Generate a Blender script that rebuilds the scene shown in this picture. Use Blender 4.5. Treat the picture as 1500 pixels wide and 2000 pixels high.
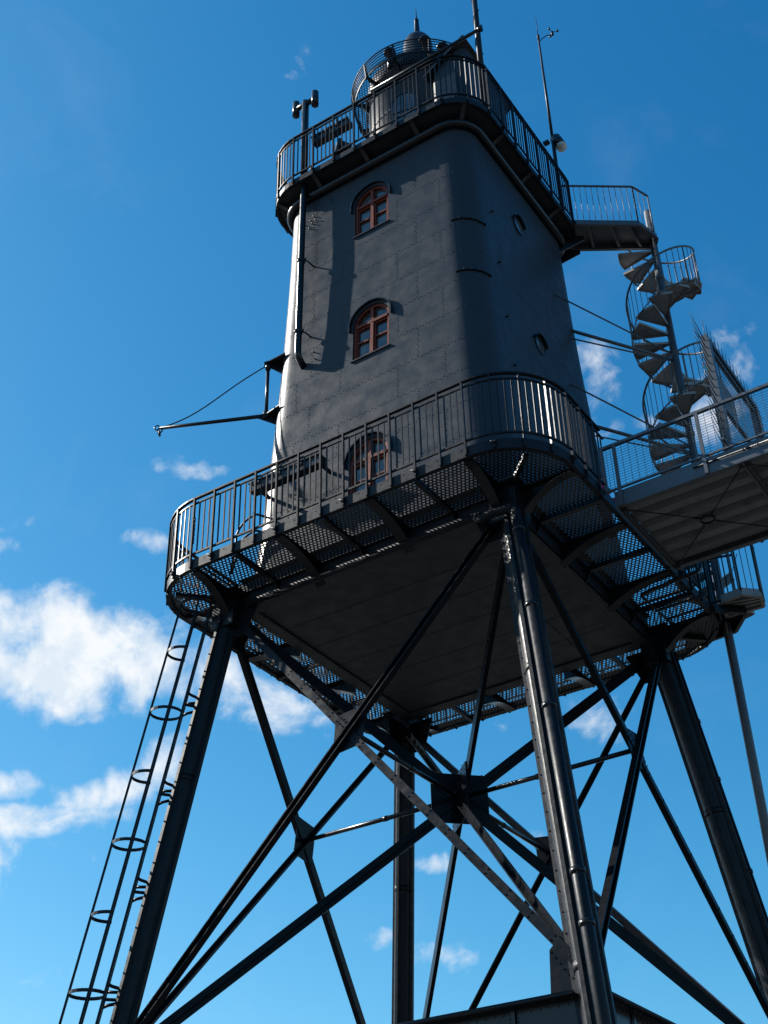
import bpy, math, random
from math import sin, cos, pi, sqrt, radians, atan2
from mathutils import Vector, Matrix, noise
random.seed(7)
V = Vector
C = bpy.context.scene.collection
for o in list(bpy.data.objects): bpy.data.objects.remove(o)
sc = bpy.context.scene

# ------------------------------------------------------------------ camera
CAM_R = V((0.831057, 0.555827, -0.019998)); CAM_U = V((0.332076, -0.467027, 0.819519)); CAM_F = V((-0.446171, 0.687708, 0.572703))
CAM_P = V((9.37368, -16.33081, -10.82823))
cd = bpy.data.cameras.new('camera'); cam = bpy.data.objects.new('camera', cd); C.objects.link(cam)
m = Matrix((CAM_R, CAM_U, -CAM_F)).transposed().to_4x4(); m.translation = CAM_P
cam.matrix_world = m
cd.sensor_fit = 'VERTICAL'; cd.sensor_height = 36.0; cd.lens = 2611.58 / 2000 * 36
cd.clip_start = 0.1; cd.clip_end = 20000
sc.camera = cam

# ------------------------------------------------------------------ light
SUN_L = V((0.75, 0.175, -0.605)).normalized()          # direction the light travels
sd = bpy.data.lights.new('sun', 'SUN'); sun = bpy.data.objects.new('sun', sd); C.objects.link(sun)
sd.energy = 5.0; sd.angle = radians(0.5); sd.color = (1.0, 0.94, 0.86)
sun.rotation_euler = SUN_L.to_track_quat('-Z', 'Y').to_euler()
sc.view_settings.view_transform = 'Standard'; sc.view_settings.look = 'None'
sc.view_settings.exposure = 1.0; sc.view_settings.gamma = 1.0
sc.cycles.max_bounces = 6
sc.cycles.transparent_max_bounces = 24

# ------------------------------------------------------------------ world: Nishita sky with drifting fair-weather clouds
class NT:
    def __init__(s, nt): s.nt = nt; s.n = nt.nodes; s.l = nt.links
    def node(s, t, **k):
        n = s.n.new(t)
        for a, b in k.items(): setattr(n, a, b)
        return n
    def put(s, sock, v):
        if hasattr(v, 'is_linked') or isinstance(v, bpy.types.NodeSocket): s.l.new(v, sock)
        else: sock.default_value = v
    def math(s, op, a, b=None, c=None, clamp=False):
        n = s.node('ShaderNodeMath', operation=op); n.use_clamp = clamp
        s.put(n.inputs[0], a)
        if b is not None: s.put(n.inputs[1], b)
        if c is not None: s.put(n.inputs[2], c)
        return n.outputs[0]
    def vmath(s, op, a, b=None):
        n = s.node('ShaderNodeVectorMath', operation=op); s.put(n.inputs[0], a)
        if b is not None: s.put(n.inputs[1], b)
        return n.outputs['Value'] if op in ('DOT_PRODUCT', 'LENGTH', 'DISTANCE') else n.outputs[0]
    def mapr(s, v, a, b, c, d, typ='SMOOTHSTEP'):
        n = s.node('ShaderNodeMapRange', interpolation_type=typ); n.clamp = True
        s.put(n.inputs[0], v)
        for i, x in enumerate((a, b, c, d)): n.inputs[i + 1].default_value = x
        return n.outputs[0]
    def noise(s, vec, scale, detail=4, rough=.55, dist=0.):
        n = s.node('ShaderNodeTexNoise'); s.l.new(vec, n.inputs['Vector'])
        n.inputs['Scale'].default_value = scale; n.inputs['Detail'].default_value = detail
        n.inputs['Roughness'].default_value = rough; n.inputs['Distortion'].default_value = dist
        return n.outputs['Fac']
    def mixc(s, f, a, b, typ='MIX'):
        n = s.node('ShaderNodeMix', data_type='RGBA', blend_type=typ)
        s.put(n.inputs['Factor'], f); s.put(n.inputs[6], a); s.put(n.inputs[7], b)
        return n.outputs[2]

def sky_dir(px, py):
    return (CAM_F + CAM_R * ((px - 750) / 2611.58) - CAM_U * ((py - 1000) / 2611.58)).normalized()

# clouds: direction in the sky (as bearing vectors), half-sizes in radians, tilt, strength
CLOUDS = [  # x, y, half width, half height, tilt deg, strength
    (70, 1265, 180, 105, 0, 1.1), (215, 1300, 150, 80, -8, 1.1), (10, 1190, 90, 50, 0, .8), (150, 1345, 140, 75, 4, 1.0), (330, 1250, 90, 60, -20, .55),
    (410, 1335, 120, 55, 5, .62), (575, 1345, 100, 85, 10, .72), (160, 1195, 60, 30, 10, .35),
    (60, 1602, 180, 30, -2, .88), (200, 1550, 160, 42, -14, .78), (60, 1535, 95, 26, 6, .68), (320, 1490, 85, 50, -30, .62),
    (50, 1022, 60, 18, -8, .45), (20, 1075, 50, 28, 0, .45), (385, 915, 62, 20, 8, .44), (290, 1062, 60, 24, 12, .45), (120, 1050, 16, 16, 0, .3),
    (600, 118, 60, 24, -50, .64), (640, 88, 60, 22, -35, .55),
    (1165, 700, 62, 52, 20, .62), (1200, 770, 50, 60, 40, .4), (1445, 690, 70, 60, 50, .55), (1400, 790, 75, 70, 0, .5), (1200, 835, 75, 30, 0, .5),
    (1130, 1385, 110, 60, -5, .42), (1030, 1410, 70, 35, -20, .42),
    (850, 1690, 55, 20, -10, .55), (950, 1660, 45, 25, -10, .4), (1045, 1640, 30, 28, 0, .5),
    (745, 1828, 42, 22, -10, .55), (890, 1878, 95, 32, 12, .62), (105, 1908, 75, 25, 0, .5), (920, 1930, 40, 18, 0, .35), (350, 1708, 30, 10, -10, .3),
    (1480, 1210, 60, 16, -8, .2), (1900, 1300, 300, 120, 0, .9), (700, 2400, 500, 120, 0, .9), (-300, 1700, 300, 90, 0, .8),
]
w = bpy.data.worlds.new('World'); sc.world = w; w.use_nodes = True
g = NT(w.node_tree); g.n.clear()
out = g.node('ShaderNodeOutputWorld'); bg = g.node('ShaderNodeBackground'); g.l.new(bg.outputs[0], out.inputs[0])
sky = g.node('ShaderNodeTexSky', sky_type='NISHITA'); sky.sun_disc = False
sky.sun_elevation = math.asin(-SUN_L.z); sky.sun_rotation = atan2(-SUN_L.x, -SUN_L.y)
sky.air_density = 1.0; sky.dust_density = 0.45; sky.ozone_density = 6.0; sky.altitude = 0
tc = g.node('ShaderNodeTexCoord'); dirv = g.vmath('NORMALIZE', tc.outputs['Generated'])
warp = g.noise(dirv, 9.0, 5, .6)
best = None
for (x, y, a, b, t, s_) in CLOUDS:
    d0 = sky_dir(x, y); e1 = (sky_dir(x + 10, y) - d0).normalized(); e2 = (sky_dir(x, y + 10) - d0).normalized()
    tr = radians(t); f1 = (e1 * cos(tr) + e2 * sin(tr)) * (2611.58 / a); f2 = (e2 * cos(tr) - e1 * sin(tr)) * (2611.58 / b)
    dd = g.vmath('SUBTRACT', dirv, tuple(d0))
    u_ = g.vmath('DOT_PRODUCT', dd, tuple(f1)); v_ = g.vmath('DOT_PRODUCT', dd, tuple(f2))
    r2 = g.math('ADD', g.math('MULTIPLY', u_, u_), g.math('MULTIPLY', v_, v_))
    k = g.math('MULTIPLY', g.math('SUBTRACT', 1.0, g.math('MULTIPLY', r2, .5)), s_)
    best = k if best is None else g.math('MAXIMUM', best, k)
n1 = g.noise(dirv, 20.0, 9, .58, .3); n2 = g.noise(dirv, 60.0, 6, .6, .2)
nn = g.math('ADD', g.math('MULTIPLY', n1, 2.45), g.math('MULTIPLY', n2, .42))
dens = g.math('ADD', g.math('ADD', g.math('MAXIMUM', best, -1.0), nn), -1.75)
cov = g.mapr(dens, 0.0, .82, 0.0, 1.0)
haze_wisp = g.mapr(g.noise(dirv, 7.0, 7, .6, .6), .5, .85, 0.0, .05)
cov = g.math('MAXIMUM', g.math('MULTIPLY', cov, .97), haze_wisp)
ccol = g.mixc(g.mapr(g.noise(dirv, 26.0, 6, .6), .36, .56, 0, 1), (7.6, 8.6, 9.5, 1), (9.6, 9.9, 10.2, 1))
sep = g.node('ShaderNodeSeparateColor'); g.l.new(sky.outputs[0], sep.inputs[0]); comb = g.node('ShaderNodeCombineColor')
chans = []
for k_, (A_, p_) in enumerate(((10.5, 2.3), (2.45, 1.25), (1.66, .97))):       # clear, deep polarised blue
    chans.append(g.math('MULTIPLY', g.math('POWER', g.math('MULTIPLY', sep.outputs[k_], .1), p_), A_ * 10))
chans[0] = g.math('MINIMUM', chans[0], g.math('MULTIPLY', chans[1], .6)); chans[1] = g.math('MINIMUM', chans[1], g.math('MULTIPLY', chans[2], .85))
for k_ in range(3): g.l.new(chans[k_], comb.inputs[k_])
g.l.new(g.mixc(cov, comb.outputs[0], ccol), bg.inputs['Color']); bg.inputs['Strength'].default_value = 0.05

# ------------------------------------------------------------------ materials
def mat(name, col, rough=.5, metal=0., var=.15, nscale=3., bump=.0, bscale=20., spec=.5, stain=None, coat=0.):
    M = bpy.data.materials.new(name); M.use_nodes = True; n = NT(M.node_tree)
    b = n.n['Principled BSDF']; tc = n.node('ShaderNodeTexCoord'); vec = tc.outputs['Object']
    f = n.noise(vec, nscale, 6, .6)
    c = n.mixc(f, tuple(x * (1 - var) for x in col) + (1,), tuple(min(1, x * (1 + var)) for x in col) + (1,))
    if stain:
        f2 = n.mapr(n.noise(vec, stain[1], 8, .7, .5), stain[2], stain[3], 0, 1)
        c = n.mixc(f2, c, stain[0] + (1,))
    n.l.new(c, b.inputs['Base Color'])
    r = n.mapr(n.noise(vec, nscale * 2.3, 5, .6), .3, .7, rough * .8, min(1, rough * 1.25), 'LINEAR'); n.l.new(r, b.inputs['Roughness'])
    b.inputs['Metallic'].default_value = metal; b.inputs['Specular IOR Level'].default_value = spec; b.inputs['Coat Weight'].default_value = coat
    if bump:
        bn = n.node('ShaderNodeBump'); bn.inputs['Distance'].default_value = bump; bn.inputs['Strength'].default_value = 1
        n.l.new(n.noise(vec, bscale, 5, .6), bn.inputs['Height']); n.l.new(bn.outputs[0], b.inputs['Normal'])
    return M
M_wall = mat('wall_paint', (.0300, .0360, .0450), .38, spec=.12, var=.05, nscale=1.6, bump=.0015, bscale=14, stain=((.033, .0392, .0485), 2.6, .58, .8))
M_paint = mat('black_gloss_paint', (.0065, .0085, .0115), .27, spec=.33, var=.3, nscale=4, bump=.0012, bscale=7)
M_leg = mat('dark_leg_paint', (.0065, .0085, .0118), .42, spec=.20, var=.3, nscale=4, bump=.004, bscale=5)
M_brace = mat('dark_brace_paint', (.0065, .0080, .0105), .27, spec=.10, var=.3, nscale=4, bump=.0004, bscale=20)
M_rail = mat('dark_railing_paint', (.013, .0155, .020), .42, spec=.15, var=.2, nscale=6)
M_soffit = mat('underside_paint', (.0185, .023, .029), .6, var=.2, nscale=1.5, bump=.002, bscale=6)
M_galv = mat('galvanised_steel', (.078, .088, .102), .45, metal=.3, var=.25, nscale=7, bump=.001, bscale=60, stain=((.10, .085, .07), 4, .58, .72))
M_tread = mat('weathered_tread', (.27, .265, .26), .65, metal=.2, var=.3, nscale=6, stain=((.16, .13, .10), 5, .52, .7))
M_deck = mat('deck_sheet', (.16, .165, .17), .7, metal=.1, var=.25, nscale=2.5, bump=.002, bscale=14, stain=((.08, .06, .045), 2, .55, .75))
M_red = mat('red_brown_wood', (.125, .024, .010), .45, spec=.2, var=.3, nscale=8, stain=((.16, .10, .05), 9, .66, .76))
M_foil = mat('insulated_pipe_jacket', (.009, .011, .015), .60, metal=.0, spec=.08, var=.2, nscale=10, bump=.002, bscale=22)
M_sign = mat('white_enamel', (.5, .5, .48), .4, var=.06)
M_grey = mat('light_grey_paint', (.28, .29, .30), .45, var=.1)
M_blue = mat('blue_print', (.10, .18, .34), .5, var=.2)
M_ink = mat('dark_print', (.05, .05, .06), .6)
M_ground = mat('ground_turf', (.030, .033, .031), .95, var=.3, nscale=.25, bump=.02, bscale=3, stain=((.05, .05, .047), .12, .48, .6))
M_conc = mat('concrete', (.36, .35, .33), .85, var=.2, bump=.003)
M_skin = mat('skin', (.50, .30, .21), .55, var=.05)
M_pink = mat('pink_jacket', (.55, .03, .10), .7, var=.2)
M_cyan = mat('light_blue_cloth', (.28, .50, .62), .7, var=.1)
M_trou = mat('dark_trousers', (.03, .03, .04), .8, var=.2)
M_hair = mat('brown_hair', (.07, .04, .025), .6, var=.3)
M_glass = bpy.data.materials.new('window_glass'); M_glass.use_nodes = True
n = NT(M_glass.node_tree); b = n.n['Principled BSDF']; tcg = n.node('ShaderNodeTexCoord')
n.l.new(n.mixc(n.mapr(n.noise(tcg.outputs['Object'], 3.2, 3, .5), .35, .7, 0, 1), (.035, .038, .044, 1), (.095, .098, .105, 1)), b.inputs['Base Color'])
b.inputs['Roughness'].default_value = .07; b.inputs['Specular IOR Level'].default_value = .8

def grate_mat(name, spacing, hole):
    M = bpy.data.materials.new(name); M.use_nodes = True; n = NT(M.node_tree); b = n.n['Principled BSDF']
    b.inputs['Base Color'].default_value = (.014, .016, .02, 1); b.inputs['Roughness'].default_value = .4
    tc = n.node('ShaderNodeTexCoord'); sp = n.node('ShaderNodeSeparateXYZ'); n.l.new(tc.outputs['Object'], sp.inputs[0])
    def lat(off):
        a = n.math('SUBTRACT', n.math('FRACT', n.math('ADD', n.math('DIVIDE', sp.outputs[0], spacing), off)), .5)
        c = n.math('SUBTRACT', n.math('FRACT', n.math('ADD', n.math('DIVIDE', sp.outputs[1], spacing * 1.732), off)), .5)
        a = n.math('MULTIPLY', a, spacing); c = n.math('MULTIPLY', c, spacing * 1.732)
        return n.math('SQRT', n.math('ADD', n.math('MULTIPLY', a, a), n.math('MULTIPLY', c, c)))
    d = n.math('MINIMUM', lat(0.0), lat(0.5))
    solid = n.math('GREATER_THAN', d, hole)
    mx = n.node('ShaderNodeMixShader'); tr = n.node('ShaderNodeBsdfTransparent')
    n.l.new(solid, mx.inputs[0]); n.l.new(tr.outputs[0], mx.inputs[1]); n.l.new(b.outputs[0], mx.inputs[2])
    n.l.new(mx.outputs[0], n.n['Material Output'].inputs[0])
    return M
M_grate = grate_mat('perforated_sheet', .066, .0198)
M_grate2 = grate_mat('perforated_sheet_fine', .064, .0245)

# ------------------------------------------------------------------ mesh helpers
class MB:
    def __init__(s): s.v = []; s.f = []; s.sm = []
    def add(s, vs, fs, smooth=False):
        o = len(s.v); s.v += [tuple(x) for x in vs]
        s.f += [tuple(i + o for i in f) for f in fs]; s.sm += [smooth] * len(fs)
    def box(s, c, d, R=None):
        c = V(c); h = [x / 2 for x in d]
        vs = []
        for sx in (-1, 1):
            for sy in (-1, 1):
                for sz in (-1, 1):
                    p = V((sx * h[0], sy * h[1], sz * h[2]))
                    vs.append(c + (R @ p if R else p))
        s.add(vs, [(0, 1, 3, 2), (4, 6, 7, 5), (0, 4, 5, 1), (2, 3, 7, 6), (0, 2, 6, 4), (1, 5, 7, 3)])
    def bar(s, a, b, wd, ht, up=(0, 0, 1)):
        """bar a->b, wd across, ht along 'up'"""
        a = V(a); b = V(b); t = (b - a); L = t.length
        if L < 1e-6: return
        t /= L; up = V(up); x = t.cross(up)
        if x.length < 1e-4: x = t.cross(V((1, 0, .01)))
        x.normalize(); y = x.cross(t).normalized()
        s.box((a + b) / 2, (wd, L, ht), Matrix((x, t, y)).transposed())
    def tube(s, a, b, r, n=10, r2=None, caps=True):
        s.path([a, b], r, n, r2=r2, caps=caps)
    def path(s, pts, r, n=8, closed=False, r2=None, caps=True, flat=None):
        pts = [V(p) for p in pts]; N = len(pts); vs = []; prev = None
        for i, p in enumerate(pts):
            if closed: t = (pts[(i + 1) % N] - pts[i - 1])
            else: t = pts[min(i + 1, N - 1)] - pts[max(i - 1, 0)]
            t.normalize()
            if prev is None:
                x = t.cross(V((0, 0, 1)))
                if x.length < .05: x = t.cross(V((1, 0, 0)))
            else: x = prev - t * prev.dot(t)
            x.normalize(); prev = x; y = t.cross(x)
            rr = r if r2 is None else r + (r2 - r) * i / (N - 1)
            for k in range(n):
                a = 2 * pi * (k + .5) / n; fx, fy = (rr, rr) if flat is None else flat
                if flat is None: vs.append(p + x * cos(a) * rr + y * sin(a) * rr)
                else: vs.append(p + x * (1 if cos(a) > 0 else -1) * fx + y * (1 if sin(a) > 0 else -1) * fy)
        fs = []
        for i in range(N if closed else N - 1):
            j = (i + 1) % N
            for k in range(n):
                l = (k + 1) % n; fs.append((i * n + k, i * n + l, j * n + l, j * n + k))
        if not closed and caps: fs.append(tuple(range(n))[::-1]); fs.append(tuple((N - 1) * n + k for k in range(n)))
        s.add(vs, fs, n > 4)
    def lathe(s, c, prof, n=32, smooth=True):
        c = V(c); vs = []; fs = []
        for (r, z) in prof:
            for k in range(n): a = 2 * pi * k / n; vs.append(c + V((r * cos(a), r * sin(a), z)))
        for i in range(len(prof) - 1):
            for k in range(n):
                l = (k + 1) % n; fs.append((i * n + k, i * n + l, (i + 1) * n + l, (i + 1) * n + k))
        s.add(vs, fs, smooth)
    def prism(s, poly, ax, ay, az, o, h):
        """polygon (2D) in axes ax, ay at origin o, thickness h along az (centred)"""
        o = V(o); ax, ay, az = V(ax), V(ay), V(az); n = len(poly); vs = []
        for k in (-.5, .5):
            for (x, y) in poly: vs.append(o + ax * x + ay * y + az * (h * k))
        fs = [tuple(range(n))[::-1], tuple(range(n, 2 * n))] + [(i, (i + 1) % n, n + (i + 1) % n, n + i) for i in range(n)]
        s.add(vs, fs)
    def rivet(s, p, nrm, r=.012):
        p = V(p); nrm = V(nrm).normalized(); x = nrm.orthogonal().normalized(); y = nrm.cross(x); n = 6
        vs = [p + (x * cos(2 * pi * k / n) + y * sin(2 * pi * k / n)) * r - nrm * .001 for k in range(n)] + \
             [p + (x * cos(2 * pi * k / n) + y * sin(2 * pi * k / n)) * r * .6 + nrm * r * .6 for k in range(n)]
        s.add(vs, [(k, (k + 1) % n, n + (k + 1) % n, n + k) for k in range(n)] + [tuple(range(n, 2 * n))], False)
    def build(s, name, m, parent=None, label=None, loc=None):
        me = bpy.data.meshes.new(name); vs = s.v
        if loc is not None: vs = [(a - loc[0], b - loc[1], c - loc[2]) for a, b, c in vs]
        me.from_pydata(vs, [], s.f)
        me.polygons.foreach_set('use_smooth', s.sm); me.materials.append(m)
        import bmesh as _b
        bm = _b.new(); bm.from_mesh(me); _b.ops.recalc_face_normals(bm, faces=bm.faces); bm.to_mesh(me); bm.free()
        me.update()
        o = bpy.data.objects.new(name, me); C.objects.link(o)
        if loc is not None: o.location = loc
        if parent: o.parent = parent
        if label: o['label'] = label
        return o
def thing(name, label, cat, loc=(0, 0, 0), group=None):
    o = bpy.data.objects.new(name, None); C.objects.link(o); o.empty_display_size = .2
    o['label'] = label; o['category'] = cat
    if group: o['group'] = group
    return o
def tag(o, label, cat, group=None):
    o['label'] = label; o['category'] = cat
    if group: o['group'] = group
    return o

# ------------------------------------------------------------------ the setting: ground
GZ = -12.4
mb = MB(); N = 40; vs = []; fs = []
def gh(x, y):
    r = sqrt(x * x + y * y); return GZ + (min(1, max(0, (r - 25) / 40)) * (noise.noise(V((x * .01, y * .01, 3))) * 1.2))
rad = [0, 4, 8, 14, 20, 30, 45, 70, 110, 180, 300, 500, 900, 1800, 4000, 9000]; n_ = 64
vs.append((0, 0, GZ))
for r in rad[1:]:
    for k in range(n_): a = 2 * pi * k / n_; vs.append((r * cos(a), r * sin(a), gh(r * cos(a), r * sin(a)) if r < 1000 else GZ))
for k in range(n_): fs.append((0, 1 + k, 1 + (k + 1) % n_))
for i in range(len(rad) - 2):
    for k in range(n_):
        a = 1 + i * n_ + k; b_ = 1 + i * n_ + (k + 1) % n_; fs.append((a, b_, b_ + n_, a + n_))
mb.add(vs, fs, True); o = mb.build('ground', M_ground); o['kind'] = 'structure'

# ------------------------------------------------------------------ LIGHTHOUSE
LH = thing('lighthouse', 'tall dark riveted iron lighthouse tower standing on four braced splayed legs', 'lighthouse')
LH.location = (0, 0, 0)
PROF = [(.0, 2.43), (.35, 2.42), (1.65, 2.34), (3, 2.26), (5, 2.165), (7, 2.10), (9.5, 2.05)]
def wz(z):
    for (a, p), (b_, q) in zip(PROF, PROF[1:]):
        if z <= b_: return p + (q - p) * (z - a) / (b_ - a)
    return PROF[-1][1]
def wz_s(z): return (wz(z - .4) + wz(z) + wz(z + .4)) / 3 if .5 < z < 9 else wz(z)
CR = .5
WIN = [(7.37, 8.53), (4.28, 5.46), (1.2, 2.42)]; WX = (-.36, .39)
def disp(s, z, face):
    k = 1.0
    if face == 0:
        for a, b_ in WIN:
            dx = max(0, WX[0] - .08 - s, s - WX[1] - .08); dz = max(0, a - .08 - z, z - b_ - .12); k = min(k, sqrt(dx * dx + dz * dz) / .5)
    k *= min(1, max(0, (9.2 - z) / .5)) * min(1, max(0, z / .6))
    f = face * 13.7
    return k * (.009 * noise.noise(V((s * .8 + f, z * .8, 1.7))) + .0035 * noise.noise(V((s * 2.2 + f, z * 2.2, 4.7))))
FD = [((1, 0), (0, -1)), ((0, 1), (1, 0)), ((-1, 0), (0, 1)), ((0, -1), (-1, 0))]     # along, outward
def wp(face, s, z, e=0.):
    """point on the wall: s along the face (metres from its middle), e proud of it"""
    w_ = wz_s(z); (ax, ay), (nx, ny) = FD[face]; L = w_ - CR
    if abs(s) <= L: d = w_ + disp(s, z, face) + e; return V((ax * s + nx * d, ay * s + ny * d, z)), V((nx, ny, 0))
    sg = 1 if s > 0 else -1; a = min((abs(s) - L) / CR, pi / 2)
    dd = disp(s, z, face) * max(0, 1 - a / (pi / 4)) + e
    u_ = L + (CR + dd) * sin(a); v_ = L + (CR + dd) * cos(a)
    return V((ax * sg * u_ + nx * v_, ay * sg * u_ + ny * v_, z)), V((ax * sg * sin(a) + nx * cos(a), ay * sg * sin(a) + ny * cos(a), 0))
shell = MB()
zr = sorted(set([round(.1 + i * .085, 4) for i in range(109)] + [9.3]))
for a, b_ in WIN:
    zr = [z for z in zr if abs(z - a) > .035 and abs(z - b_) > .035] + [a, b_]
zr = sorted(zr)
cols = []      # (face, kind, value)
for face in range(4):
    xs = [-1 + 2 * i / 36 for i in range(37)]
    for x in xs: cols.append((face, 'f', x))
    for k in range(1, 9): cols.append((face, 'c', k / 9))
nc = len(cols); vs = []
for z in zr:
    w_ = wz_s(z); L = w_ - CR
    for (face, kd, t) in cols:
        if kd == 'f':
            s_ = t * L
            if face == 0:       # snap two columns on the window edges
                for xe in WX:
                    i0 = round((xe / 1.62 + 1) * 18)
                    if round((t + 1) * 18) == i0: s_ = xe
            p, _ = wp(face, s_, z)
        else:
            a = t * pi / 2
            if a <= pi / 4 + 1e-6: p, _ = wp(face, L + CR * a, z)
            else: p, _ = wp((face + 1) % 4, -(L + CR * (pi / 2 - a)), z)
        vs.append(p)
fs = []; iL = round((WX[0] / 1.62 + 1) * 18); iR = round((WX[1] / 1.62 + 1) * 18)
for i in range(len(zr) - 1):
    zm = (zr[i] + zr[i + 1]) / 2
    for k in range(nc):
        if iL <= k < iR and any(a < zm < b_ for a, b_ in WIN): continue
        l = (k + 1) % nc; fs.append((i * nc + k, i * nc + l, (i + 1) * nc + l, (i + 1) * nc + k))
shell.add(vs, fs, True)
# plating seams with rivets
def strap(pts, wd, rv=.055, rows=2, horizontal=True):
    up = V((0, 0, 1)); prev = None
    for (p, nn) in pts:
        sd_ = up if horizontal else nn.cross(up).normalized()
        cur = [p - sd_ * wd / 2 - nn * .012, p - sd_ * wd / 2 + nn * .0010, p + sd_ * wd / 2 + nn * .0010, p + sd_ * wd / 2 - nn * .012]
        if prev: shell.add(prev + cur, [(0, 1, 5, 4), (1, 2, 6, 5), (2, 3, 7, 6)])
        prev = cur
def rivets_line(a, b_, n, fn, r=.011):
    for i in range(n):
        p, nn = fn(a + (b_ - a) * (i + .5) / n); shell.rivet(p + nn * .0045, nn, r)
seamz = [.95 + i * .685 for i in range(13)]
for i, z in enumerate(seamz):
    for face in (0, 1, 2, 3):
        Lh = wz_s(z) - CR + CR * pi / 4
        def hid(s): return face == 0 and any(a - .03 < z < b_ + .10 for a, b_ in WIN) and WX[0] - .12 < s < WX[1] + .12
        seg = []; k = -Lh
        n = 44; pts = [(-Lh + 2 * Lh * j / n) for j in range(n + 1)]
        run = []
        for s_ in pts + [None]:
            if s_ is None or hid(s_):
                if len(run) > 1: strap([wp(face, q, z) for q in run], .055)
                run = []
            else: run.append(s_)
        if face in (0, 1):
            m_ = int(2 * Lh / .062)
            for j in range(m_):
                s_ = -Lh + 2 * Lh * (j + .5) / m_
                if not hid(s_): p, nn = wp(face, s_, z + (.012 if j % 2 else -.012)); shell.rivet(p + nn * .0006, nn, .0095)
    z2 = seamz[i + 1] if i + 1 < len(seamz) else 9.15
    for face in (0, 1, 2, 3):
        for s_ in ([-1.25, .55, 1.45] if i % 2 else [-.62, .95, -1.55]):
            if face == 0 and WX[0] - .15 < s_ < WX[1] + .15 and any(a < z2 and b_ > z for a, b_ in WIN): continue
            q = [z + .028 + (z2 - z - .056) * j / 6 for j in range(7)]
            strap([wp(face, s_, a) for a in q], .05, horizontal=False)
            if face < 2:
                for j in range(10):
                    zz = z + .06 + (z2 - z - .12) * j / 9; p, nn = wp(face, s_ + (.012 if j % 2 else -.012), zz); shell.rivet(p + nn * .0006, nn, .0095)
# plate closing the shell inside at the top and round the window openings
for (z0, z1) in WIN:
    R_ = (WX[1] - WX[0]) / 2; xc = (WX[0] + WX[1]) / 2; zc = z1 - R_ - .012
    yw = lambda z: -wz_s(z)
    A_ = []; B_ = []
    n = 20
    for j in range(n + 1):
        a = pi * j / n; x = xc + (R_ - .004) * cos(a); z = zc + (R_ - .004) * sin(a); A_.append((x, z))
        ex, ez = cos(a), sin(a); hx = R_ + .006; hz = z1 + .006 - zc
        t = min(hx / abs(ex) if abs(ex) > 1e-6 else 9, hz / ez if ez > 1e-6 else 9)
        B_.append((xc + ex * t, zc + ez * t))
    vs = [(x, yw(z) - .0005, z) for x, z in A_] + [(x, yw(z) - .0015, z) for x, z in B_] + [(x, yw(z) + .14, z) for x, z in A_]
    k = n + 1
    shell.add(vs, [(j, j + 1, k + j + 1, k + j) for j in range(n)] + [(j, j + 1, 2 * k + j + 1, 2 * k + j) for j in range(n)])
    # straight jambs and sill reveal
    for x in (xc - R_ + .004, xc + R_ - .004):
        shell.add([(x, yw(z0), z0 + .002), (x, yw(zc), zc), (x, yw(zc) + .14, zc), (x, yw(z0) + .14, z0 + .002)], [(0, 1, 2, 3)])
    shell.add([(xc - R_, yw(z0), z0 + .003), (xc + R_, yw(z0), z0 + .003), (xc + R_, yw(z0) + .14, z0 + .003), (xc - R_, yw(z0) + .14, z0 + .003)], [(0, 1, 2, 3)])
    shell.bar((xc - R_ - .03, yw(z0) - .012, z0 - .012), (xc + R_ + .03, yw(z0) - .012, z0 - .012), .035, .022)
wall = shell.build('wall', M_wall, LH)

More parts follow.
